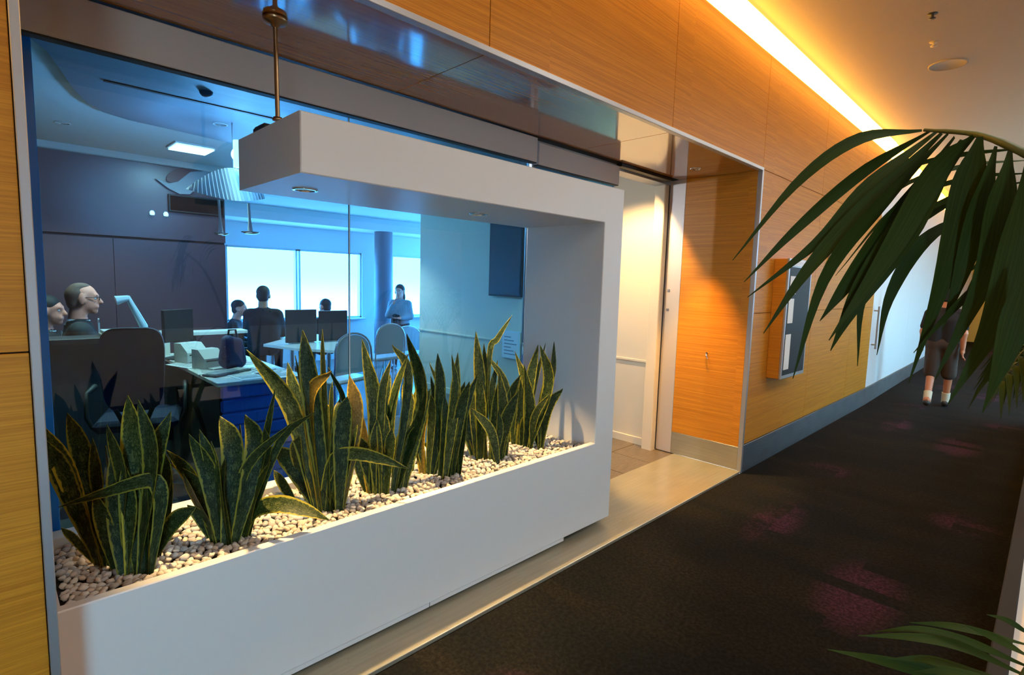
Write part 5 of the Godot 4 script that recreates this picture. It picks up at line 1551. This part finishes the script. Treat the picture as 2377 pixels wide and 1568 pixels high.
# ---------------------------------------------------------------- things in the corridor
func build_corridor_things() -> void:
	var st: SurfaceTool
	var d := thing("display_case", "oak display case with a black board of white notices on the corridor wall", "display case", Vector3(5.035, 0.80, 0.001))
	part(d, "case", abox(Vector3(0.0, 0.0, 0.0), Vector3(0.62, 1.07, 0.105), 0.003, Vector3(3, 1.7, 2)), M.wood)
	part(d, "steel_frame", abox(Vector3(0.0, -0.005, 0.105), Vector3(0.62, 1.075, 0.125), 0.004), M.alu)
	part(d, "board", abox(Vector3(0.03, 0.03, 0.120), Vector3(0.59, 1.00, 0.127), 0.001), M.black)
	part(d, "header_strip", abox(Vector3(0.02, 1.01, 0.120), Vector3(0.60, 1.06, 0.130), 0.002), M.white)
	for k in [[0.04, 0.08, 0.17, 0.40], [0.05, 0.50, 0.18, 0.72], [0.05, 0.76, 0.20, 0.92]]:
		part(d, "notice_sheet", abox(Vector3(k[0], k[1], 0.127), Vector3(k[2], k[3], 0.1295), 0.0005), M.paper)
	var sg := thing("sign_letters", "small metal sign letters on the oak wall beyond the display case", "sign", Vector3(6.55, 1.82, 0.001))
	var tm := TextMesh.new()
	tm.text = "NU"
	tm.font = SystemFont.new()
	tm.font.font_names = PackedStringArray(["Droid Sans"])
	tm.font_size = 64
	tm.pixel_size = 0.0034
	tm.depth = 0.02
	tm.horizontal_alignment = HORIZONTAL_ALIGNMENT_LEFT
	tm.vertical_alignment = VERTICAL_ALIGNMENT_BOTTOM
	var lt := part(sg, "letters", tm, M.steel)
	lt.position = Vector3(0, -0.02, 0.011)
	var ph := thing("door_pull", "vertical steel pull bar at the start of the white wall", "handle", Vector3(8.93, 0.80, 0.0))
	st = S()
	tube(st, [Vector3(0, 0.0, 0.055), Vector3(0, 0.60, 0.055)], [0.014], 12)
	part(ph, "bar", st, M.steel)
	for y in [0.06, 0.54]:
		st = S()
		tube(st, [Vector3(0, y, 0.0), Vector3(0, y, 0.055)], [0.010], 10)
		part(ph, "standoff", st, M.steel)
	# ceiling fittings
	for k in 2:
		var at: Vector3 = [Vector3(4.97, 3.60, 0.975), Vector3(5.52, 3.60, 0.912)][k]
		var s := thing("sprinkler", ["dark sprinkler head on the corridor ceiling", "pale sprinkler head on the corridor ceiling"][k], "sprinkler", at)
		st = S()
		lathe(st, Vector3.ZERO, [Vector2(0, -0.035), Vector2(0.022, -0.034), Vector2(0.022, -0.030), Vector2(0.008, -0.022), Vector2(0.010, -0.004), Vector2(0.030, -0.003), Vector2(0.032, 0.0)], 18)
		part(s, "head", st, M.screen_back if k == 0 else M.ceiling)
	var sk := thing("ceiling_speaker", "flat round speaker grille flush in the corridor ceiling", "speaker", Vector3(6.13, 3.60, 0.93))
	st = S()
	lathe(st, Vector3.ZERO, [Vector2(0, -0.004), Vector2(0.125, -0.004), Vector2(0.13, -0.008), Vector2(0.14, -0.006), Vector2(0.14, 0.0)], 32)
	part(sk, "grille", st, mat(Color(0.68, 0.64, 0.58), 0.9))
	# tube lamp far down the corridor
	var tl := thing("tube_lamp", "thin white tube lamp under the far corridor ceiling", "lamp", Vector3(19.0, 2.62, 2.2))
	st = S()
	tube(st, [Vector3(0, 0, -0.7), Vector3(0, 0, 0.7)], [0.03], 10)
	part(tl, "tube", st, M.lamp_white)
	for z in [-0.6, 0.6]:
		st = S()
		tube(st, [Vector3(0, 0.0, z), Vector3(0, 0.98, z)], [0.006], 6)
		part(tl, "hanger", st, M.steel)
	area_light(tl, Vector3(19.0, 2.58, 2.2), Vector3.DOWN, Vector2(0.06, 1.4), Color(1.0, 0.9, 0.6), 3.0)
	# walker
	person("person", "person in dark top and shorts walking away down the corridor", Vector3(9.55, 0.0, 0.72), deg_to_rad(92), {"scale": 0.96, "walk": true, "shorts": true, "short_sleeves": true, "arms": ["swing", "down"], "top": M.dark_cloth, "low": M.brown_cloth, "skin": M.skin_tan, "cell": 0.014, "top_name": "t_shirt"})

# ---------------------------------------------------------------- palms in the dark trough on the right
func build_palms() -> void:
	var st: SurfaceTool
	var tr := thing("palm_trough", "long dark planter trough at the right edge of the corridor", "planter", Vector3(5.2, 0.0, 2.2))
	part(tr, "side", abox(Vector3(-4.0, 0, -0.45), Vector3(4.0, 0.46, -0.40), 0.004), M.trough_dark)
	part(tr, "side", abox(Vector3(-4.0, 0, 0.40), Vector3(4.0, 0.46, 0.45), 0.004), M.trough_dark)
	part(tr, "end", abox(Vector3(-4.0, 0, -0.40), Vector3(-3.95, 0.46, 0.40), 0.004), M.trough_dark)
	part(tr, "end", abox(Vector3(3.95, 0, -0.40), Vector3(4.0, 0.46, 0.40), 0.004), M.trough_dark)
	part(tr, "gravel_bed", abox(Vector3(-3.95, 0.02, -0.40), Vector3(3.95, 0.43, 0.40), 0.0), M.pebble)
	var prof := [0.16, 0.42, 0.78, 1.0, 0.98, 0.88, 0.70, 0.46, 0.22, 0.02]
	var p := thing("palm", "nearest palm, its big frond drooping over the upper right", "palm", Vector3(1.75, 0.43, 2.25), 0.0, "palms in the dark trough")
	st = S()
	tube(st, [Vector3(1.75, 0.42, 2.25), Vector3(1.74, 0.8, 2.25), Vector3(1.72, 1.15, 2.24)], [0.05, 0.04, 0.032], 12)
	part(p, "stem", st, M.palm_trunk, true)
	var high := Node3D.new()
	high.name = "frond"
	p.add_child(high, true)
	st = S()
	tube(st, smooth_path([Vector3(1.72, 1.1, 2.24), Vector3(1.48, 1.60, 2.02), Vector3(1.24, 1.79, 1.79), Vector3(1.20, 1.835, 1.73), RACHIS_A, RACHIS_B], 24), [0.014, 0.013, 0.012, 0.012, 0.011, 0.011, 0.010, 0.010, 0.009, 0.009, 0.008, 0.008, 0.007, 0.007, 0.006, 0.006, 0.006, 0.005, 0.005, 0.005, 0.004, 0.004, 0.004, 0.003, 0.003], 8)
	part(high, "rachis", st, M.palm_stem, true)
	for l in FROND_HIGH:
		st = S()
		blade(st, l[2], l[0], l[1], 0.18, 0.0012, Vector3(-0.70, 0.10, 0.70).normalized(), prof, 16)
		part(high, "leaflet", st, M.palm, true)
	var low := Node3D.new()
	low.name = "frond"
	p.add_child(low, true)
	st = S()
	tube(st, smooth_path([Vector3(1.72, 1.05, 2.24), Vector3(1.55, 1.10, 2.02), Vector3(1.36, 1.0, 1.86), Vector3(1.30, 0.86, 1.80)], 14), [0.012, 0.011, 0.010, 0.010, 0.009, 0.008, 0.007, 0.006, 0.006, 0.005, 0.005, 0.004, 0.004, 0.003, 0.003], 8)
	part(low, "rachis", st, M.palm_stem, true)
	for l in FROND_LOW:
		st = S()
		blade(st, l[2], l[0], l[1], 0.18, 0.0012, Vector3(-0.55, 0.50, 0.60).normalized(), prof, 14)
		part(low, "leaflet", st, M.palm, true)
	var r := RandomNumberGenerator.new()
	r.seed = 21
	var spots := [Vector3(4.3, 0.43, 2.10), Vector3(6.4, 0.43, 2.12), Vector3(8.5, 0.43, 2.1)]
	var words := ["second palm along the trough, behind the drooping frond", "third palm along the trough, beside the walking person", "farthest palm along the trough"]
	for k in 3:
		var q := thing("palm", words[k], "palm", spots[k], 0.0, "palms in the dark trough")
		st = S()
		tube(st, [Vector3.ZERO, Vector3(0.01, 0.3, 0), Vector3(0.0, 0.55, 0.0)], [0.045, 0.035, 0.028], 10)
		part(q, "stem", st, M.palm_trunk)
		var nf := 9
		for i in nf:
			var a := TAU * i / nf + r.randf_range(-0.2, 0.2)
			var dir := Vector3(cos(a), 0, sin(a))
			var len := r.randf_range(0.75, 1.0) * (0.62 if dir.z < -0.25 else 1.0)
			var rise := r.randf_range(0.25, 0.75)
			var path := smooth_path([Vector3(0, 0.5, 0), Vector3(0, 0.5 + rise * 0.7, 0) + dir * len * 0.35, Vector3(0, 0.5 + rise * 0.75, 0) + dir * len * 0.75, Vector3(0, 0.5 + rise * 0.35, 0) + dir * len], 16)
			var fr := Node3D.new()
			fr.name = "frond"
			q.add_child(fr, true)
			st = S()
			tube(st, path, [0.008, 0.007, 0.006, 0.006, 0.005, 0.005, 0.004, 0.004, 0.004, 0.003], 6)
			part(fr, "rachis", st, M.palm_stem)
			for j in range(4, 17):
				for s in [-1.0, 1.0]:
					var b: Vector3 = path[j]
					var t: Vector3 = (path[mini(j + 1, 16)] - path[j - 1]).normalized()
					var side: Vector3 = t.cross(Vector3.UP).normalized() * s
					var L := 0.34 * (1.0 - absf(j - 9) / 14.0) * r.randf_range(0.85, 1.1)
					var e: Vector3 = b + (t * 0.55 + side * 0.75).normalized() * L
					st = S()
					blade(st, [b, b.lerp(e, 0.5) + Vector3(0, 0.03, 0), e + Vector3(0, -0.10, 0)], 0.030, 0.0, 0.2, 0.001, Vector3(0, 1, 0.05).normalized(), prof, 6)
					part(fr, "leaflet", st, M.palm)
